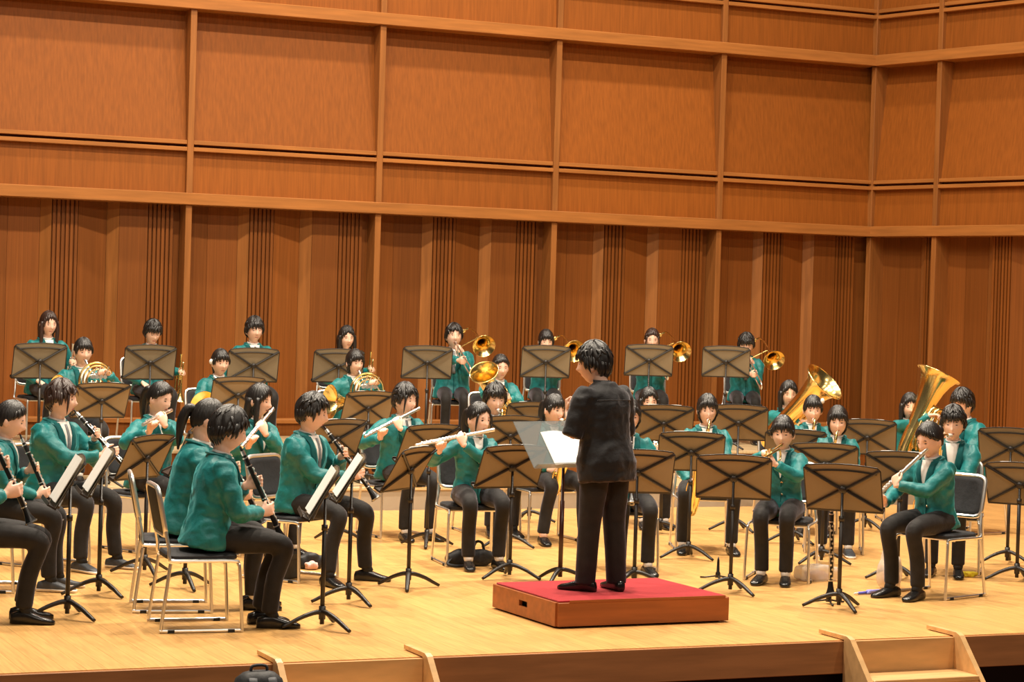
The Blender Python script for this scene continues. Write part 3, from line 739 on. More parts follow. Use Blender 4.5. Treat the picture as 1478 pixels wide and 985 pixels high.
        kit = TRUMPETG if sp.get('gold') else TRUMPET; o = T(sp.get('rz', .40), sp.get('rx', .27), sp.get('ry', .16)); mtx = axes(q or (-.06, .05, -1), (0, -1, 0), o)
        c_ = o+np.array([0, 0, -.20])
        grip(1, c_+np.array([.03, .02, 0]), (-.5, -.85, .15), (-.85, .3, 0), .9, (.6, .6, -1)); lap(-1)
    elif ins == 'trombone':
        kit = TROMB; d = nrm(q or (.16, -.88, -.46)); o = M+np.array([0, -.004, 0]); mtx = axes(d, (.0, -.4, 1), o); mx = np.array(mtx)
        tf = lambda p: (mx@np.array([*p, 1]))[:3]
        grip(1, tf((.10, .03, -.045)), (-.5, -.8, .25), (-.85, .2, 0), .9, (.45, .3, -1))
        grip(-1, tf((.42, -.03, -.05)), (.35, -.9, -.1), (.9, .2, 0), .8, (-1, .2, -.8))
    elif ins == 'horn':
        kit = HORN; mtx = Matrix.Translation(M+np.array(sp.get('ioff', (0, 0, 0)))) @ Matrix.Rotation(math.radians(sp.get('irot', 0)), 4, 'Z') @ Matrix.Scale(1.1, 4); mx = np.array(mtx); tf = lambda p: (mx@np.array([*p, 1]))[:3]
        grip(1, tf((.085, -.225, -.075)), (-.75, -.45, .3), (-.1, -.2, -1), .8, (.9, .3, -1))
        grip(-1, tf((-.20, -.14, -.29)), (-.75, -.55, -.1), (.1, -.4, .8), .3, (-.8, .5, -.6))
    elif ins in ('tuba', 'euph'):
        kit = TUBA if ins == 'tuba' else EUPH; s = .95/.85 if ins == 'tuba' else .66/.85
        ti = math.radians(sp.get('tilt', 20)); o = np.array(sp.get('org', (-.06, -.24, .60)))
        mtx = Matrix.Translation(o) @ Matrix.Rotation(math.radians(sp.get('fwdtilt', 12)), 4, 'X') @ Matrix.Rotation(ti, 4, 'Y'); mx = np.array(mtx); tf = lambda p: (mx@np.array([*p, 1]))[:3]
        grip(-1, tf((.05*s, -.11*s, .47*s)), (.85, -.45, .1), (0, 0, -1), .7, (-1, .4, -.6))
        grip(1, tf((.145*s, -.02*s, .30*s)), (-.3, -.85, .3), (-.9, .2, 0), .8, (1, .4, -.6))
    else:
        for sd_ in (1, -1): lap(sd_)
    for sd_, hv in sp.get('hands', {}).items(): grip(sd_, *hv)
    if kit is not None:
        place(kit, sp['iname'], PM @ mtx, sp['ilabel'], sp.get('icat', sp['iname'].replace('_', ' ')), sp.get('igroup'))
    # ---- body
    vox = .0066 if Y < 16.3 else .0080
    body = MB(); jac = MB()
    rings = []
    for ring in sphere_dirs(44, 34): rings.append([HP(head_pt(u)) for u in ring])
    body.loft(rings)
    for s in (-1, 1):
        ec = HP((s*.0745, .010, -.012)); body.ell(ec, (.009*hk, .018*hk, .031*hk), 10, 8, HR@np.array([[1, -s*.3, 0], [s*.3, 1, .15], [0, -.15, 1]]))
    body.tube([T(0), T(.2), T(.40), T(.46), T(.50, 0, .008), HC+HR@np.array([0, .018, -.075])], [.05, .05, .06, .062*k, .050*k, .047*k], 14)
    for s in (1, -1):
        w, f, n, curl, pole, th = hands[s]
        E = elbow(S[s], w, .275*k, .245*k, pole if pole is not None else (s*.6, .3, -1))
        body.tube([T(.40, s*.06), S[s], E, w+f*.0], [.035, .035, .030*k, .0235*k], 10); hand(body, w, f, n, -s, curl, k*.98, thumb=th)
        # sleeve with creases
        short = sp.get('short_sleeve'); pts = []; rad = []; ph = r.uniform(0, 6)
        for t in np.linspace(0, 1, 12): pts.append(S[s]*(1-t)+E*t); rad.append((.069-.013*t)*(1+.035*math.sin(17*t+ph)*(t > .25)))
        if not short:
            end = E+(w-E)*.90
            for t in np.linspace(.1, 1, 11): pts.append(E*(1-t)+end*t); rad.append((.055-.012*t)*(1+.04*math.sin(21*t+ph)*(t < .75)))
        else: rad = [q*1.10 for q in rad]; pts[-1] = pts[-1]+(E-S[s])*.02
        pts = [T(.405, s*.10)]+pts; rad = [.062]+rad
        jac.tube(pts, [q*bk for q in rad], 14)
    e = .88; rings = []
    SC = SEC if not standing else [(-.16, .190, .130, 0), (-.10, .190, .132, 0)]+[(a, b*.97, c*.95, d) for a, b, c, d in SEC[1:]]
    if sp.get('short_sleeve'): SC = [(a, b*(1.04 if a < .3 else 1.0), c*1.03, d) for a, b, c, d in SC]
    for s_, hw, hd, dy in SC:
        ring = []
        for a in np.linspace(0, 2*PI, 37)[:-1]:
            cx, sy = math.cos(a), math.sin(a); wob = 1+.012*math.sin(5*a+8*s_+seed)
            ring.append(T(s_, wx*hw*wob*math.copysign(abs(cx)**e, cx), hd*wob*math.copysign(abs(sy)**e, sy)+dy))
        rings.append(ring)
    jac.loft(rings)
    bo = link('body', fuse(body, vox*k, 1, .4), M_SKIN, root)
    jname, jm = (('shirt', M_BLACKSHIRT) if sp.get('short_sleeve') else ('blazer', M_TEAL))
    jme = fuse(jac, .0115, 3, .5); nv = len(jme.vertices); co = np.empty(nv*3); nr = np.empty(nv*3)
    jme.vertices.foreach_get('co', co); jme.vertex_normals.foreach_get('vector', nr); co = co.reshape(-1, 3); nr = nr.reshape(-1, 3); amp = .012 if not sp.get('short_sleeve') else .009
    for i in range(nv):
        p = co[i]; a = noise.noise(Vector((p[0]*11+seed, p[1]*11, p[2]*7))); b2 = noise.noise(Vector((p[0]*9-p[2]*8, p[1]*9+seed, p[2]*12+p[0]*9)))
        co[i] += nr[i]*amp*((1-2.2*abs(a))*.55+(1-2.2*abs(b2))*.45-.35)
    jme.vertices.foreach_set('co', co.ravel()); jme.update()
    jo = link(jname, jme, jm, root)
    ss = [q[0] for q in SEC]
    def front(s_, x, o=0.0):
        hw = np.interp(s_, ss, [q[1] for q in SEC])*wx; hd = np.interp(s_, ss, [q[2] for q in SEC]); t = min(abs(x)/hw, .995); ex = 2/e
        return T(s_, x, hd*(1-t**ex)**(1/ex)+o)
    if not sp.get('short_sleeve'):
        vb = sp.get('vee', .22 if male else .27); rows = np.linspace(vb, .497, 10)
        vw = lambda s_: (.056 if male else .048)*((s_-vb)/(.497-vb))**.8 if s_ > vb else 0
        def strip(mb, rows, a, b, o, n=4, th=.004):
            top = [[front(s_, a(s_)+(b(s_)-a(s_))*j/n, o) for j in range(n+1)] for s_ in rows]; bot = [[front(s_, a(s_)+(b(s_)-a(s_))*j/n, o-th) for j in range(n+1)] for s_ in rows]
            m_ = len(rows); v = [p for q in top for p in q]+[p for q in bot for p in q]; N = m_*(n+1); f = []
            for i in range(m_-1):
                for j in range(n):
                    p = i*(n+1)+j; f += [(p, p+1, p+n+2, p+n+1), (p+N, p+n+1+N, p+n+2+N, p+1+N)]
            for i in range(m_-1):
                p = i*(n+1); f += [(p, p+n+1, p+n+1+N, p+N), (p+n, p+n+N, p+2*n+1+N, p+2*n+1)]
            for j in range(n): f += [(j, j+N, j+1+N, j+1), (N-n-1+j, N-n+j, 2*N-n+j, 2*N-n-1+j)]
            mb.add(v, f)
        sh = MB(); strip(sh, rows, lambda s_: -vw(s_), lambda s_: vw(s_), .010, 6, .014)
        nk = []
        for dz, rr in ((-.022, .067), (.004, .064), (.022, .060), (.022, .053), (-.022, .055)):
            c_ = T(.50, 0, .004)+nrm(HC-T(.5))*dz; nk.append([c_+np.array([rr*k*math.cos(a), rr*k*math.sin(a)*.95, .014*math.sin(a)]) for a in np.linspace(0, 2*PI, 25)[:-1]])
        sh.loft(nk, False); build('shirt', sh, M_SHIRT, root)
        cb = []
        for a in np.linspace(math.radians(128), math.radians(412), 26):
            fr = max(0, math.sin(a)); cb.append(T(.500-.030*fr, .083*math.cos(a), .076*math.sin(a)-.010+.014*fr))
        build('blazer_collar', MB().tube(cb, .0125, 8, flat=((0, 0, 1), .6)), M_TEAL, root)
        fe = MB(); strip(fe, np.linspace(-.05, vb, 9), lambda s_: .002, lambda s_: .010, .007, 1, .006); build('front_edge', fe, M_LAPEL, root)
        for s in (-1, 1):
            pk = MB(); strip(pk, np.linspace(.035, .065, 3), lambda s_: s*.075, lambda s_: s*.135, .010, 3, .008); build('pocket_flap', pk, M_TEAL, root)
        for s in (-1, 1):
            lp = MB(); rr = np.linspace(vb-.01, .492, 14)
            lw = lambda s_: .056*min(1, (s_-vb+.012)/.10)*(1 if s_ < .40 else (.78 if s_ > .425 else .9))
            strip(lp, rr, lambda s_: s*(vw(s_)-.002), lambda s_: s*(vw(s_)+lw(s_)), .014, 3, .011); build('lapel', lp, M_LAPEL, root)
        if sp.get('tie', male):
            tm = MB(); strip(tm, np.linspace(vb+.0, .482, 8), lambda s_: -.010-.012*max(0, (.45-s_)/.25), lambda s_: .010+.012*max(0, (.45-s_)/.25), .016, 2, .006); build('tie', tm, M_TIE, root)
        for s_ in (vb-.03, vb-.14):
            if Y < 19: build('button', MB().disc(front(s_, .012, .004), fw, .0105, .008, 10), M_BUTTON, root)
    else:
        ck = []
        for dz, rr in ((-.014, .070), (.016, .066), (.034, .060), (.034, .052), (-.014, .056)):
            c_ = T(.497, 0, -.004)+nrm(HC-T(.5))*dz; ck.append([c_+np.array([rr*k*math.cos(a), rr*k*math.sin(a)*.95, 0]) for a in np.linspace(0, 2*PI, 25)[:-1]])
        build('collar', MB().loft(ck, False), M_BLACKSHIRT, root)
        yk = MB(); rr_ = []
        for x in np.linspace(-.15, .15, 25):
            rr_.append(T(.385, x, -(.130*(1-min(abs(x)/.19, .99)**2.27)**(1/2.27))-.001))
        build('yoke_seam', yk.tube(rr_, .0035, 6), M_BLACKSHIRT, root)
    # ---- trousers, shoes
    tr = MB(); sp_ = sp.get('legs', (.10, .0, .0)); knee = {}
    rings = []
    for s_, hw, hd in ((-.07, .165, .115), (-.03, .176, .124), (.06, .160, .115), (.12, .145, .105)):
        rings.append([T(s_, hw*wx*math.copysign(abs(math.cos(a))**e, math.cos(a)), hd*math.copysign(abs(math.sin(a))**e, math.sin(a))) for a in np.linspace(0, 2*PI, 25)[:-1]])
    tr.loft(rings)
    for s in (1, -1):
        hip = P0+np.array([s*.088, 0, -.01])
        if standing:
            fx, fy = sp.get('feet', {1: (.10, 0), -1: (-.10, 0)})[s]
            kn = np.array([s*.095+fx*.3-s*.03, fy*.4-.015, base_z*.52]); an = np.array([fx, fy, .09])
            tr.tube(spline([hip, (hip+kn)/2, kn, (kn+an)/2, an+np.array([0, 0, -.045])], 22), [q*k for q in np.interp(np.linspace(0, 1, 22), [0, .25, .5, .75, 1], [.104, .096, .078, .074, .070])], 14)
        else:
            kx, ay, ax_ = sp_[0], sp_[1], sp_[2]; kx = kx+r.uniform(-.01, .02)
            kn = np.array([s*kx, -.435*k, seat+.055]); an = np.array([s*(kx+ax_*1.0)+0.0, -.435*k+.02+ay*(1 if s > 0 else .6), .10])
            pts = [hip, hip*.5+kn*.5+np.array([0, 0, .004]), kn*.85+hip*.15, kn+np.array([0, -.022, -.022]), kn*.8+an*.2+np.array([0, -.03, 0]), kn*.45+an*.55, an+np.array([0, 0, -.005])]
            tr.tube(spline(pts, 26), [q for q in np.interp(np.linspace(0, 1, 26), [0, .2, .42, .5, .7, 1], [.090, .082, .065, .063, .056, .053])], 14)
        yw = s*math.radians(sp.get('toe', 8)); fd = np.array([math.sin(yw), -math.cos(yw)]); fl_ = np.array([math.cos(yw), math.sin(yw)])
        rings = []
        for y, hw, h in ((-.078, .018, .045), (-.070, .029, .066), (-.03, .034, .080), (.02, .036, .082), (.07, .041, .064), (.12, .044, .046), (.165, .036, .036), (.188, .018, .024)):
            ring = []
            for a in np.linspace(0, 2*PI, 17)[:-1]:
                cx, sz = math.cos(a), math.sin(a); xx = hw*math.copysign(abs(cx)**.7, cx); zz = max(0.002, h/2+h/2*math.copysign(abs(sz)**.7, sz))
                xy = an[:2]+fd*y+fl_*xx; ring.append((xy[0], xy[1], zz))
            rings.append(ring)
        so = build('shoe', MB().loft(rings), M_SNEAKER if sp.get('sneaker') else M_SHOE, root)
        if sp.get('sneaker'):
            rings = [[(p[0], p[1], min(p[2], .022) if p[2] > .003 else .001) for p in q] for q in rings]
            rings = [[(an[0]+(p[0]-an[0])*1.04, an[1]+(p[1]-an[1])*1.03, p[2]) for p in q] for q in rings]
            build('sole', MB().loft(rings), M_WHITE, so)
        sk = sp.get('sock', 'w' if not male else 'b')
        a0 = np.array([an[0], an[1], 0])
        build('sock', MB().tube([a0+np.array([fd[0]*.035, fd[1]*.035, .060]), a0+np.array([fd[0]*.014, fd[1]*.014, .088]), a0+np.array([0, 0, .12]), a0+np.array([0, .0, .18])], [.030, .038, .037, .037], 10), M_SOCKW if sk == 'w' else (M_SOCKB if sk == 'b' else M_SKIN), root)
    link('trousers', fuse(tr, .0125, 3, .5), M_TROUS, root)
    # ---- hair and face
    hm = make_hair(sp.get('hair', 'short' if male else 'tied+pony'), seed)
    hm.v = [tuple(HP(p)) for p in hm.v]
    build('hair', hm, M_HAIRB if sp.get('brown') else M_HAIR, root)
    if sp.get('clip'): build('hair_clip', MB().ell(HP(sp['clip']), (.020, .020, .026)), M_WHITE, root)
    for s in (-1, 1):
        def onface(x, z, o): u = nrm((x, -1, z)); return head_pt(u)+np.array([0, -o, 0])
        build('eye', MB().ell(HP(onface(s*.37, .05, -.002)), (.0135, .006, .0042 if not sp.get('open_eyes') else .0062), 10, 6, HR), M_EYE, root)
        build('eyebrow', MB().ell(HP(onface(s*.38, .24, -.002)), (.017, .005, .0028), 10, 6, HR@np.array([[1, 0, 0], [0, 1, 0], [-s*.12, 0, 1]])), M_HAIRB, root)
    build('lips', MB().ell(HP(onface(0, -.56, -.003)), (.019, .007, .0055), 10, 6, HR), M_LIP, root)
    # ---- chair
    if not standing:
        cm = PM @ Matrix.Translation((sp.get('cx', 0), .045, 0)) @ Matrix.Rotation(math.radians(sp.get('crot', 0)), 4, 'Z')
        place(CHAIR, 'stacking_chair', cm, 'silver-framed stacking chair with black pads under the '+sp['who'], 'chair', 'stacking chairs of the band')
    return root
# ------------------------------------------------------------------ the band
TB = 'teal blazer'
PEOPLE = {
 # clarinets in profile
 'cl_edge': dict(at=(-40, 596, 13.5, 0, 74), who='loafer-wearing clarinettist', label='person in teal blazer and loafers playing clarinet, knees beside the angled stands', hair='bob', ins='clarinet', lean=4, legs=(.10, .06, .0), idir=(0, -.44, -.90), sock='b'),
 'cl_girl': dict(at=(14, 607, 14.9, 0, 70), who='clarinettist bowed behind the loafer-wearing one', label='person in teal blazer and sneakers bowed over a clarinet behind the loafer-wearing clarinettist', hair='tied+pony', ins='clarinet', lean=8, head=(0, 16), sneaker=1, legs=(.10, -.05, .0), idir=(0, -.42, -.91), sock='b'),
 'cl_tall': dict(at=(88, 577, 16.1, 0, 36), who='upright clarinettist in tie and sneakers', label='person in teal blazer, grey tie and sneakers sitting upright with a clarinet', hair='short+lock', brown=1, male=1, ins='clarinet', lean=5, head=(26, 2), idir=(.24, -.66, -.70), sneaker=1, legs=(.13, -.06, .03)),
 'cl_front': dict(at=(329, 622, 12.95, 0, 84), who='clarinettist on the foremost chair', label='person in teal blazer seen from behind playing clarinet on the foremost silver chair', hair='fringe', male=1, tie=0, ins='clarinet', lean=9, head=(4, 14), legs=(.09, .05, 0), idir=(0, -.44, -.90)),
 'cl_behind': dict(at=(299, 606, 13.75, 0, 78), who='clarinettist beyond the foremost chair', label='person in teal blazer playing clarinet just beyond the foremost chair', hair='tied+pony', ins='clarinet', lean=12, head=(0, 16), legs=(.10, -.05, 0), idir=(0, -.46, -.89)),
 'cl_mid': dict(at=(450, 597, 15.0, 0, 36), who='clarinettist in grey tie with legs apart', label='person in teal blazer, grey tie and black shoes, legs apart, playing clarinet', hair='short', male=1, ins='clarinet', lean=6, head=(30, 10), legs=(.16, -.02, .06), toe=22, idir=(.22, -.58, -.78)),
 # flutes
 'fl_picc': dict(at=(230, 576, 16.9, 0, 22), who='flutist with both hands at the chin', label='person in teal blazer holding a flute with both hands close to the chin', hair='tied+pony', ins='flute', head=(14, 14), idir=(-.80, -.55, -.12), lean=8),
 'fl_b': dict(at=(373, 579, 16.6, 0, 26), who='flutist beyond the foremost clarinettists', label='person in teal blazer slanting a flute down beyond the foremost clarinettists', hair='long', ins='flute', head=(20, 8), idir=(-.84, -.38, -.40)),
 'fl_c': dict(at=(584, 578, 17.6, 0, 6), who='flutist in grey tie', label='person in teal blazer and grey tie raising a silver flute sideways', hair='short+lock', male=1, ins='flute', head=(22, 6), idir=(-.90, -.28, -.34), legs=(.13, 0, .0), sock='w'),
 'fl_d': dict(at=(690, 606, 15.6, 0, -8), who='flutist beside the podium', label='person in teal blazer facing out with a level flute beside the podium', hair='tied+pony+lock', ins='flute', head=(26, 6), idir=(-.96, -.20, -.18), legs=(.115, 0, -.01), tie=0, open_eyes=1),
 'fl_e': dict(at=(1342, 636, 13.3, 0, -70), who='flutist above the wooden stairs', label='person in teal blazer in profile bent over a flute above the wooden stairs', hair='tied+bun', ins='flute', lean=8, head=(-4, 18), idir=(-.52, -.46, -.72), legs=(.11, .02, 0), sock='b'),
 # saxes
 'sx_man': dict(at=(714, 577, 17.75, 0, -6), who='saxophonist in tie below the euphonium', label='person in teal blazer and tie playing saxophone below the euphonium', hair='fringe', male=1, ins='sax'),
 'sx_podium': dict(at=(799, 592, 17.1, 0, -2), who='saxophonist with bare ankles', label='person in teal blazer with bare ankles playing saxophone behind the clear conductor desk', hair='tiedfringe+pony', ins='sax', head=(18, 6), sock='skin', legs=(.14, 0, .05)),
 'sx_hidden': dict(at=(908, 601, 15.1, 0, -16), who='clarinettist hidden behind the conductor', label='person in teal blazer playing clarinet mostly hidden behind the conductor', hair='bob', ins='clarinet', idir=(-.06, -.5, -.86)),
 'sx_bang': dict(at=(936, 580, 18.2, 0, -14), who='clarinettist peering over a desk beyond the conductor', label='person whose head just shows over a music desk beyond the conductor', hair='long', ins='clarinet'),
 'sx_front': dict(at=(1021, 592, 16.25, 0, -22), who='saxophonist facing straight out', label='person in teal blazer facing straight out with a tenor saxophone and white mouthpiece', hair='bob', ins='tsax', legs=(.19, .02, .0), tie=0),
 'tp_girl': dict(at=(1130, 626, 14.3, 0, -40), who='flugelhorn player in white socks', label='person in teal blazer and white socks blowing a small gold horn', hair='tiedfringe+pony', ins='trumpet', gold=1, head=(4, 8), idir=(-.32, -.90, -.26), legs=(.085, .03, -.01)),
 'sx_tie': dict(at=(1209, 609, 15.9, 0, -30), who='sneaker-wearing saxophonist beyond the flugelhorn player', label='person in teal blazer and sneakers playing alto saxophone beyond the flugelhorn player', hair='bob', ins='sax', sneaker=1),
 'bs_man': dict(at=(1376, 612, 14.5, 0, -40), who='tenor saxophonist behind the bent flutist', label='person in teal blazer and open white shirt playing tenor saxophone behind the bent flutist', hair='fringe', male=1, tie=0, ins='tsax', idir=(-.25, -.94, -.15)),
 'mn_back': dict(at=(1390, 583, 17.2, 0, -80), who='sideways player beside the upright tuba', label='person in teal blazer sitting sideways behind the tenor saxophonist near the upright tuba', hair='fringe', male=1, ins='clarinet', head=(0, 12)),
 'wd_buns': dict(at=(1173, 592, 17.4, 0, -24), who='saxophonist with white hair clip', label='person in teal blazer and white hair clip playing saxophone under the tilted tuba', hair='tiedfringe+bun', ins='sax', tie=0, clip=(.075, -.03, .085)),
 'tu_a': dict(at=(1138, 569, 18.9, 0, -18), who='player of the widely tilted tuba', label='person in teal blazer hugging a widely tilted gold tuba', hair='long', ins='tuba', tilt=34, fwdtilt=34, org=(-.24, -.20, .70), lean=2),
 'tu_b': dict(at=(1313, 587, 18.2, 0, -24), who='player of the upright tuba', label='person in teal blazer holding an upright gold tuba', hair='long', ins='tuba', tilt=24, fwdtilt=-6, org=(-.06, -.26, .60), lean=2),
 'euph': dict(at=(722, 531, 20.75, .22, -6), who='euphonium player', label='person in teal blazer behind the wide bell of a euphonium', hair='tied+pony', ins='euph', tilt=-26, fwdtilt=38, org=(.0, -.24, .66)),
 # horns
 'hn_a': dict(at=(120, 508, 20.85, .22, 2), who='horn player below the silver trumpet', label='person in teal blazer playing french horn below the silver trumpet player', hair='tiedfringe+pony', ins='horn', irot=4, tie=0),
 'hn_b': dict(at=(318, 524, 20.85, .22, 4), who='horn player with white hair clip', label='person in teal blazer and white hair clip playing a lowered french horn', hair='tiedfringe+pony', clip=(-.088, .0, .01), ins='horn', irot=22, ioff=(-.10, -.01, -.05), tie=0),
 'hn_c': dict(at=(512, 524, 20.8, .22, 8), who='horn player beyond the grey-tie flutist', label='person in teal blazer playing french horn, bell beyond the legs-apart clarinettist', hair='bob', ins='horn', irot=-14, tie=0),
 # trumpets
 'tr_a': dict(at=(70, 468, 22.75, .46, 8), who='silver trumpet player', label='person in teal blazer on the high riser holding a silver trumpet upright', hair='long', brown=1, ins='resttrumpet', rz=.48, rx=.20, ry=.22, tie=0),
 'tr_b': dict(at=(220, 480, 22.75, .46, 4), who='trumpeter looking down', label='person in teal blazer looking down with a brass trumpet held out sideways', hair='fringe', ins='resttrumpet', rz=.42, rx=.33, ry=.12, gold=1, head=(0, 22), tie=0),
 'tr_c': dict(at=(367, 477, 22.75, .46, 0), who='trumpeter with trumpet before the chest', label='person in teal blazer and tie holding a brass trumpet before the chest', hair='fringe', male=1, ins='resttrumpet', rz=.44, rx=.05, ry=.22, gold=1, head=(0, 6)),
 'tr_d': dict(at=(500, 488, 22.75, .46, -2), who='trumpeter nearest the trombones', label='person in teal blazer holding a brass trumpet upright nearest the trombones', hair='long', ins='resttrumpet', rz=.50, rx=.30, ry=.10, gold=1, tie=0),
 # trombones
 'tb_a': dict(at=(655, 486, 22.75, .46, -18), who='trombonist in tie nearest the trumpets', label='person in teal blazer and grey tie aiming a trombone beside the trumpets', hair='short', male=1, ins='trombone', idir=(.16, -.92, -.34), lean=-2, head=(6, -2), build=1.04),
 'tb_b': dict(at=(788, 493, 22.75, .46, -20), who='trombonist second from the trumpets', label='person in teal blazer playing trombone, second trombonist from the trumpets', hair='bob', ins='trombone', idir=(.14, -.93, -.30), head=(4, 10)),
 'tb_c': dict(at=(941, 491, 22.75, .46, -22), who='trombonist third from the trumpets', label='person in teal blazer playing trombone, third trombonist from the trumpets', hair='tied+pony+lock', brown=1, ins='trombone', idir=(.16, -.90, -.38)),
 'tb_d': dict(at=(1077, 498, 22.75, .46, -24), who='trombonist looking down nearest the corner', label='person in teal blazer and tie looking down over a trombone nearest the wall corner', hair='fringe', male=1, ins='trombone', idir=(.16, -.88, -.44), head=(0, 20)),
}
INAME = {'flute': ('flute', 'silver flute'), 'clarinet': ('clarinet', 'black clarinet with silver keys'), 'sax': ('alto_saxophone', 'gold alto saxophone'), 'tsax': ('tenor_saxophone', 'gold tenor saxophone'),
         'trumpet': ('flugelhorn', 'small gold horn'), 'resttrumpet': ('trumpet', 'trumpet held upright'), 'trombone': ('trombone', 'gold slide trombone'), 'horn': ('french_horn', 'coiled brass french horn'), 'tuba': ('tuba', 'large gold tuba'), 'euph': ('euphonium', 'euphonium with wide flared bell')}
for k, sp in PEOPLE.items():
    nm, ph = INAME[sp['ins']]
    sp['iname'] = nm; sp['icat'] = {'alto_saxophone': 'saxophone', 'tenor_saxophone': 'saxophone', 'french_horn': 'horn'}.get(nm, nm.replace('_', ' ')); sp['ilabel'] = ph+' of the '+sp['who']; sp['igroup'] = 'wind instruments of the band'; sp['group'] = 'band players in teal blazers'
    person(k, sp)
PEOPLE_C = dict(at=(858, 529, 12.93, PH, 200), who='conductor', label='person in black short-sleeved shirt and trousers conducting on the red podium', male=1, stand=True, short_sleeve=1, hair='fringe', head=(27, 6), lean=6, neckf=.05, build=1.08, sock='b', feet={1: (.11, -.05), -1: (-.10, .03)}, toe=20,
      hands={1: ((.15, -.22, 1.21), (.05, -.1, .97), (-.6, .6, -.1), 1.1, (.35, .0, -1), .4), -1: ((-.10, -.30, 1.08), (.3, -.9, .3), (.3, .1, -1), .6, (-.25, -.2, -1), .4)})
PEOPLE_C['group'] = None
person('conductor', PEOPLE_C)

# ------------------------------------------------------------------ music stands
W_ = {k: v['who'] for k, v in PEOPLE.items()}
STANDS = [
 (58, 522, 21.66, 6, 14, .46, 'tr_a', None), (217, 524, 21.66, 3, 14, .46, 'tr_b', None), (366, 528, 21.66, -2, 14, .46, 'tr_c', 0), (489, 529, 21.66, -6, 14, .46, 'tr_d', None),
 (617, 524, 21.66, -12, 14, .46, 'tb_a', None), (788, 523, 21.66, -16, 14, .46, 'tb_b', 0), (937, 521, 21.66, -20, 14, .46, 'tb_c', None), (1048, 523, 21.66, -26, 14, .46, 'tb_d', None),
 (147, 579, 20.05, 10, 24, .22, 'hn_a', 1), (344, 571, 20.05, 6, 18, .22, 'hn_b', None), (532, 590, 20.05, 8, 24, .22, 'hn_c', 1),
 (737, 630, 16.7, 0, 22, 0, 'sx_man', 0), (768, 607, 18.6, 0, 22, .0, 'euph', 1),
 (958, 612, 17.5, -22, 24, 0, 'sx_bang', 1), (1066, 611, 17.6, -30, 24, 0, 'tu_a', 0), (1252, 632, 17.5, -34, 22, 0, 'tu_b', 1), (1459, 648, 14.9, -48, 22, 0, 'mn_back', None),
 (620, 641, 16.85, 14, 28, 0, 'fl_c', 0), (488, 634, 17.3, 20, 26, 0, 'fl_b', 1), (594, 678, 14.4, 42, 30, 0, 'cl_mid', 1), (213, 661, 15.5, 40, 26, 0, 'fl_picc', 0),
 (740, 675, 14.77, 6, 26, 0, 'fl_d', 1), (920, 682, 14.2, -18, 26, 0, 'sx_hidden', 0), (998, 653, 15.7, -24, 26, 0, 'sx_front', 1), (1059, 690, 13.71, -30, 26, 0, 'tp_girl', 0),
 (1216, 706, 12.82, -46, 24, 0, 'fl_e', None), (1300, 684, 14.15, -42, 24, 0, 'bs_man', 1), (1190, 670, 15.2, -34, 24, 0, 'sx_tie', 0), (1148, 648, 16.6, -28, 24, 0, 'wd_buns', 1),
 (147, 682, 14.45, 81, 30, 0, 'cl_tall', 2), (102, 695, 13.47, 82, 30, 0, 'cl_girl', 2), (272, 650, 14.7, 66, 24, 0, 'cl_behind', None), (508, 690, 13.74, 74, 32, 0, 'cl_front', 2)]
for a in STANDS: music_stand(*a[:6], W_[a[6]], a[7], legrot=rng.uniform(-25, 25))
music_stand(470, 712, 12.72, 74, 30, 0, W_['cl_edge'], 2, legrot=10)
# ------------------------------------------------------------------ conductor's desk and things on the floor
def conductor_stand():
    b = at_z(808, 843, 0); p = at_y(797, 641, b[1]); rz = math.radians(16)
    r = tag(empty('conductor_stand', (b[0], b[1], 0), rz), 'conductor stand with a clear grey acrylic desk and dark pole', 'music stand')
    H = p[2]
    for m_ in LEGS: link('leg', m_, None, r)
    build('pole', MB().tube([(0, 0, .05), (0, 0, .6), (0, 0, .601), (0, 0, H)], [.017, .017, .012, .012], 10), M_DARKWOOD, r)
    R = Matrix.Translation((-.03, 0, H)) @ Matrix.Rotation(math.radians(-38), 4, 'X')
    d = build('desk', MB().bbox(-.355, .275, -.004, .004, -.20, .20, .003), M_ACRYL, r, False); d.matrix_local = R
    build('ledge', MB().box(-.355, .275, -.06, -.004, -.208, -.198), M_ACRYL, d, False)
    build('bracket', MB().box(-.06, .06, .004, .02, -.06, .06), M_DARKWOOD, d, False)
    s = MB(); xs = np.linspace(0, .20, 8)
    for sg in (-1, 1):
        pr = [(sg*x, -.008-.016*math.sin(PI*min(1, x/.2+.05))) for x in xs]
        v = [(x+.05, y, -.185) for x, y in pr]+[(x+.05, y, .10) for x, y in pr]+[(x+.05, -.0045, -.185) for x, y in pr]+[(x+.05, -.0045, .10) for x, y in pr]
        n = 8; f = []
        for i in range(n-1): f += [(i, i+1, i+1+n, i+n), (i+2*n, i+3*n, i+1+3*n, i+1+2*n), (i+n, i+1+n, i+1+3*n, i+3*n), (i, i+2*n, i+1+2*n, i+1)]
        f += [(n-1, 3*n-1, 4*n-1, 2*n-1), (0, n, 3*n, 2*n)]; s.add(v, f)
    o = build('open_score', s, M_PAPER, None, False); o.matrix_world = Matrix.Translation((b[0], b[1], 0)) @ Matrix.Rotation(rz, 4, 'Z') @ R
    tag(o, 'open white score lying on the clear conductor desk', 'score')
conductor_stand()
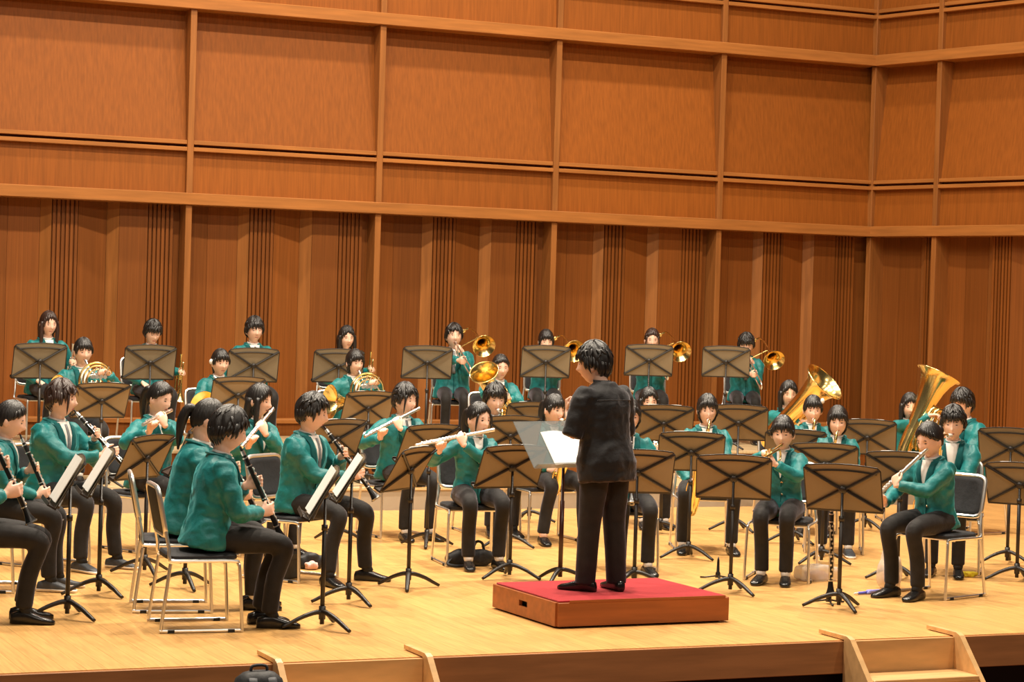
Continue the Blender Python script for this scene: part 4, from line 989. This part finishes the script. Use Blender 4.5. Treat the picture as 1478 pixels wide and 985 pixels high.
def blob(name, c, r, m, parent=None, seed=1, amp=.12, sq=.8):
    q = random.Random(seed); ph = [q.uniform(0, 6) for _ in range(6)]; mb = MB(); rings = []
    for ring in sphere_dirs(28, 16):
        row = []
        for u in ring:
            w = 1+amp*(math.sin(3*u[0]*2+ph[0]+2*u[2])+math.sin(5*u[1]+ph[1])+.7*math.sin(7*u[0]-4*u[2]+ph[2]))/2
            v = [math.copysign(abs(t)**sq, t) for t in u]
            row.append((c[0]+r[0]*v[0]*w, c[1]+r[1]*v[1]*w, max(.002, c[2]+r[2]*v[2]*w)))
        rings.append(row)
    return build(name, mb.loft(rings), m, parent)
def floor_thing(name, px, py, lab, cat, rz=0):
    p = at_z(px, py, 0); return tag(empty(name, (p[0], p[1], 0), math.radians(rz)), lab, cat)
def peg_stand(px, py, lab, h=.17):
    r = floor_thing('instrument_peg', px, py, lab, 'instrument stand')
    build('peg', MB().revolve((0, 0, 0), (0, 0, 1), [(.015, .004), (.015, .022), (.05, .018), (.06, .012), (h*.85, .009), (h, .003)], 12, True), M_BLACKW, r)
    for a in (10, 130, 250):
        a = math.radians(a); build('leg', MB().tube([(0, 0, .03), (.10*math.cos(a), .10*math.sin(a), .010), (.14*math.cos(a), .14*math.sin(a), .008)], .007, 6), M_STAND, r)
    return r
peg_stand(1036, 837, 'small empty black instrument peg between the podium and the flugelhorn player')
pg = peg_stand(1196, 872, 'black instrument peg carrying an upright clarinet above the stairs')
place(CLAR, 'clarinet', Matrix.Translation(pg.location) @ axes((.02, .0, -1), (-.3, -1, 0), (0, 0, .70)), 'black clarinet standing upright on a floor peg', 'clarinet', 'wind instruments of the band')
r = floor_thing('shoulder_bag', 682, 818, 'soft black bag under the chair of the flutist beside the podium', 'bag', 0)
blob('body', (0, .06, .06), (.19, .10, .07), M_BAG, r, 3); build('strap', MB().tube(spline([(-.15, .02, .08), (-.22, -.03, .03), (-.16, -.06, .012), (-.05, -.05, .012)], 14), .012, 6, flat=((0, 0, 1), .4)), M_BAG, r); build('handle', MB().tube(spline([(.02, .06, .11), (.05, .06, .18), (.10, .06, .17), (.12, .06, .10)], 12), .011, 6), M_BAG, r)
r = floor_thing('instrument_case', 410, 836, 'upright dark grey case on the floor behind the foremost clarinettists', 'case', 40)
build('body', MB().bbox(-.14, .14, -.055, .055, 0, .19, .012), M_CASE, r, False); build('lid_seam', MB().box(-.142, .142, -.057, .057, .135, .140), M_BAG, r, False); build('handle', MB().tube(spline([(-.04, 0, .188), (-.03, 0, .215), (.03, 0, .215), (.04, 0, .188)], 10), .007, 6), M_BAG, r)
r = floor_thing('plastic_bag', 1176, 838, 'crumpled clear plastic bag beneath the chair of the flugelhorn player', 'plastic bag')
blob('film', (0, 0, .05), (.17, .10, .07), M_PLBAG, r, 5, .22); blob('content', (.02, .01, .035), (.09, .06, .035), M_PINK, r, 6)
r = floor_thing('plastic_bag', 1290, 851, 'tall clear bag with pink cloth between the bent flutist and the foremost desk', 'plastic bag')
blob('film', (0, .05, .12), (.085, .07, .15), M_PLBAG, r, 8, .18); blob('content', (0, .05, .08), (.06, .05, .08), M_PINK, r, 9, .2)
r = floor_thing('cleaning_swab', 1253, 858, 'blue and white cleaning swab lying by the foot of the bent flutist', 'swab', 12)
build('handle', MB().tube([(-.10, 0, .012), (.02, 0, .012)], .010, 8), M_BLUE, r); blob('cloth', (.06, .0, .015), (.08, .03, .016), mat('lilac_cloth', (.30, .30, .72), .8), r, 11, .2); build('tip', MB().tube([(-.14, .0, .010), (-.10, 0, .012)], .007, 8), M_WHITE, r)
r = floor_thing('yellow_duster', 1398, 833, 'small yellow duster beside dark shoes behind the bent flutist', 'duster'); blob('cloth', (0, 0, .02), (.06, .045, .022), M_YELLOW, r, 12, .25)
r = floor_thing('tote_bag', 452, 822, 'slumped brown and black tote bag beside the grey case', 'bag'); blob('body', (0, .06, .055), (.10, .07, .06), M_BAG, r, 14, .2); blob('pouch', (-.02, -.03, .03), (.05, .035, .03), M_PINK, r, 15, .2)
music_stand(1472, 700, 13.9, -52, 22, 0, 'empty place beside the tenor saxophonist', 1)
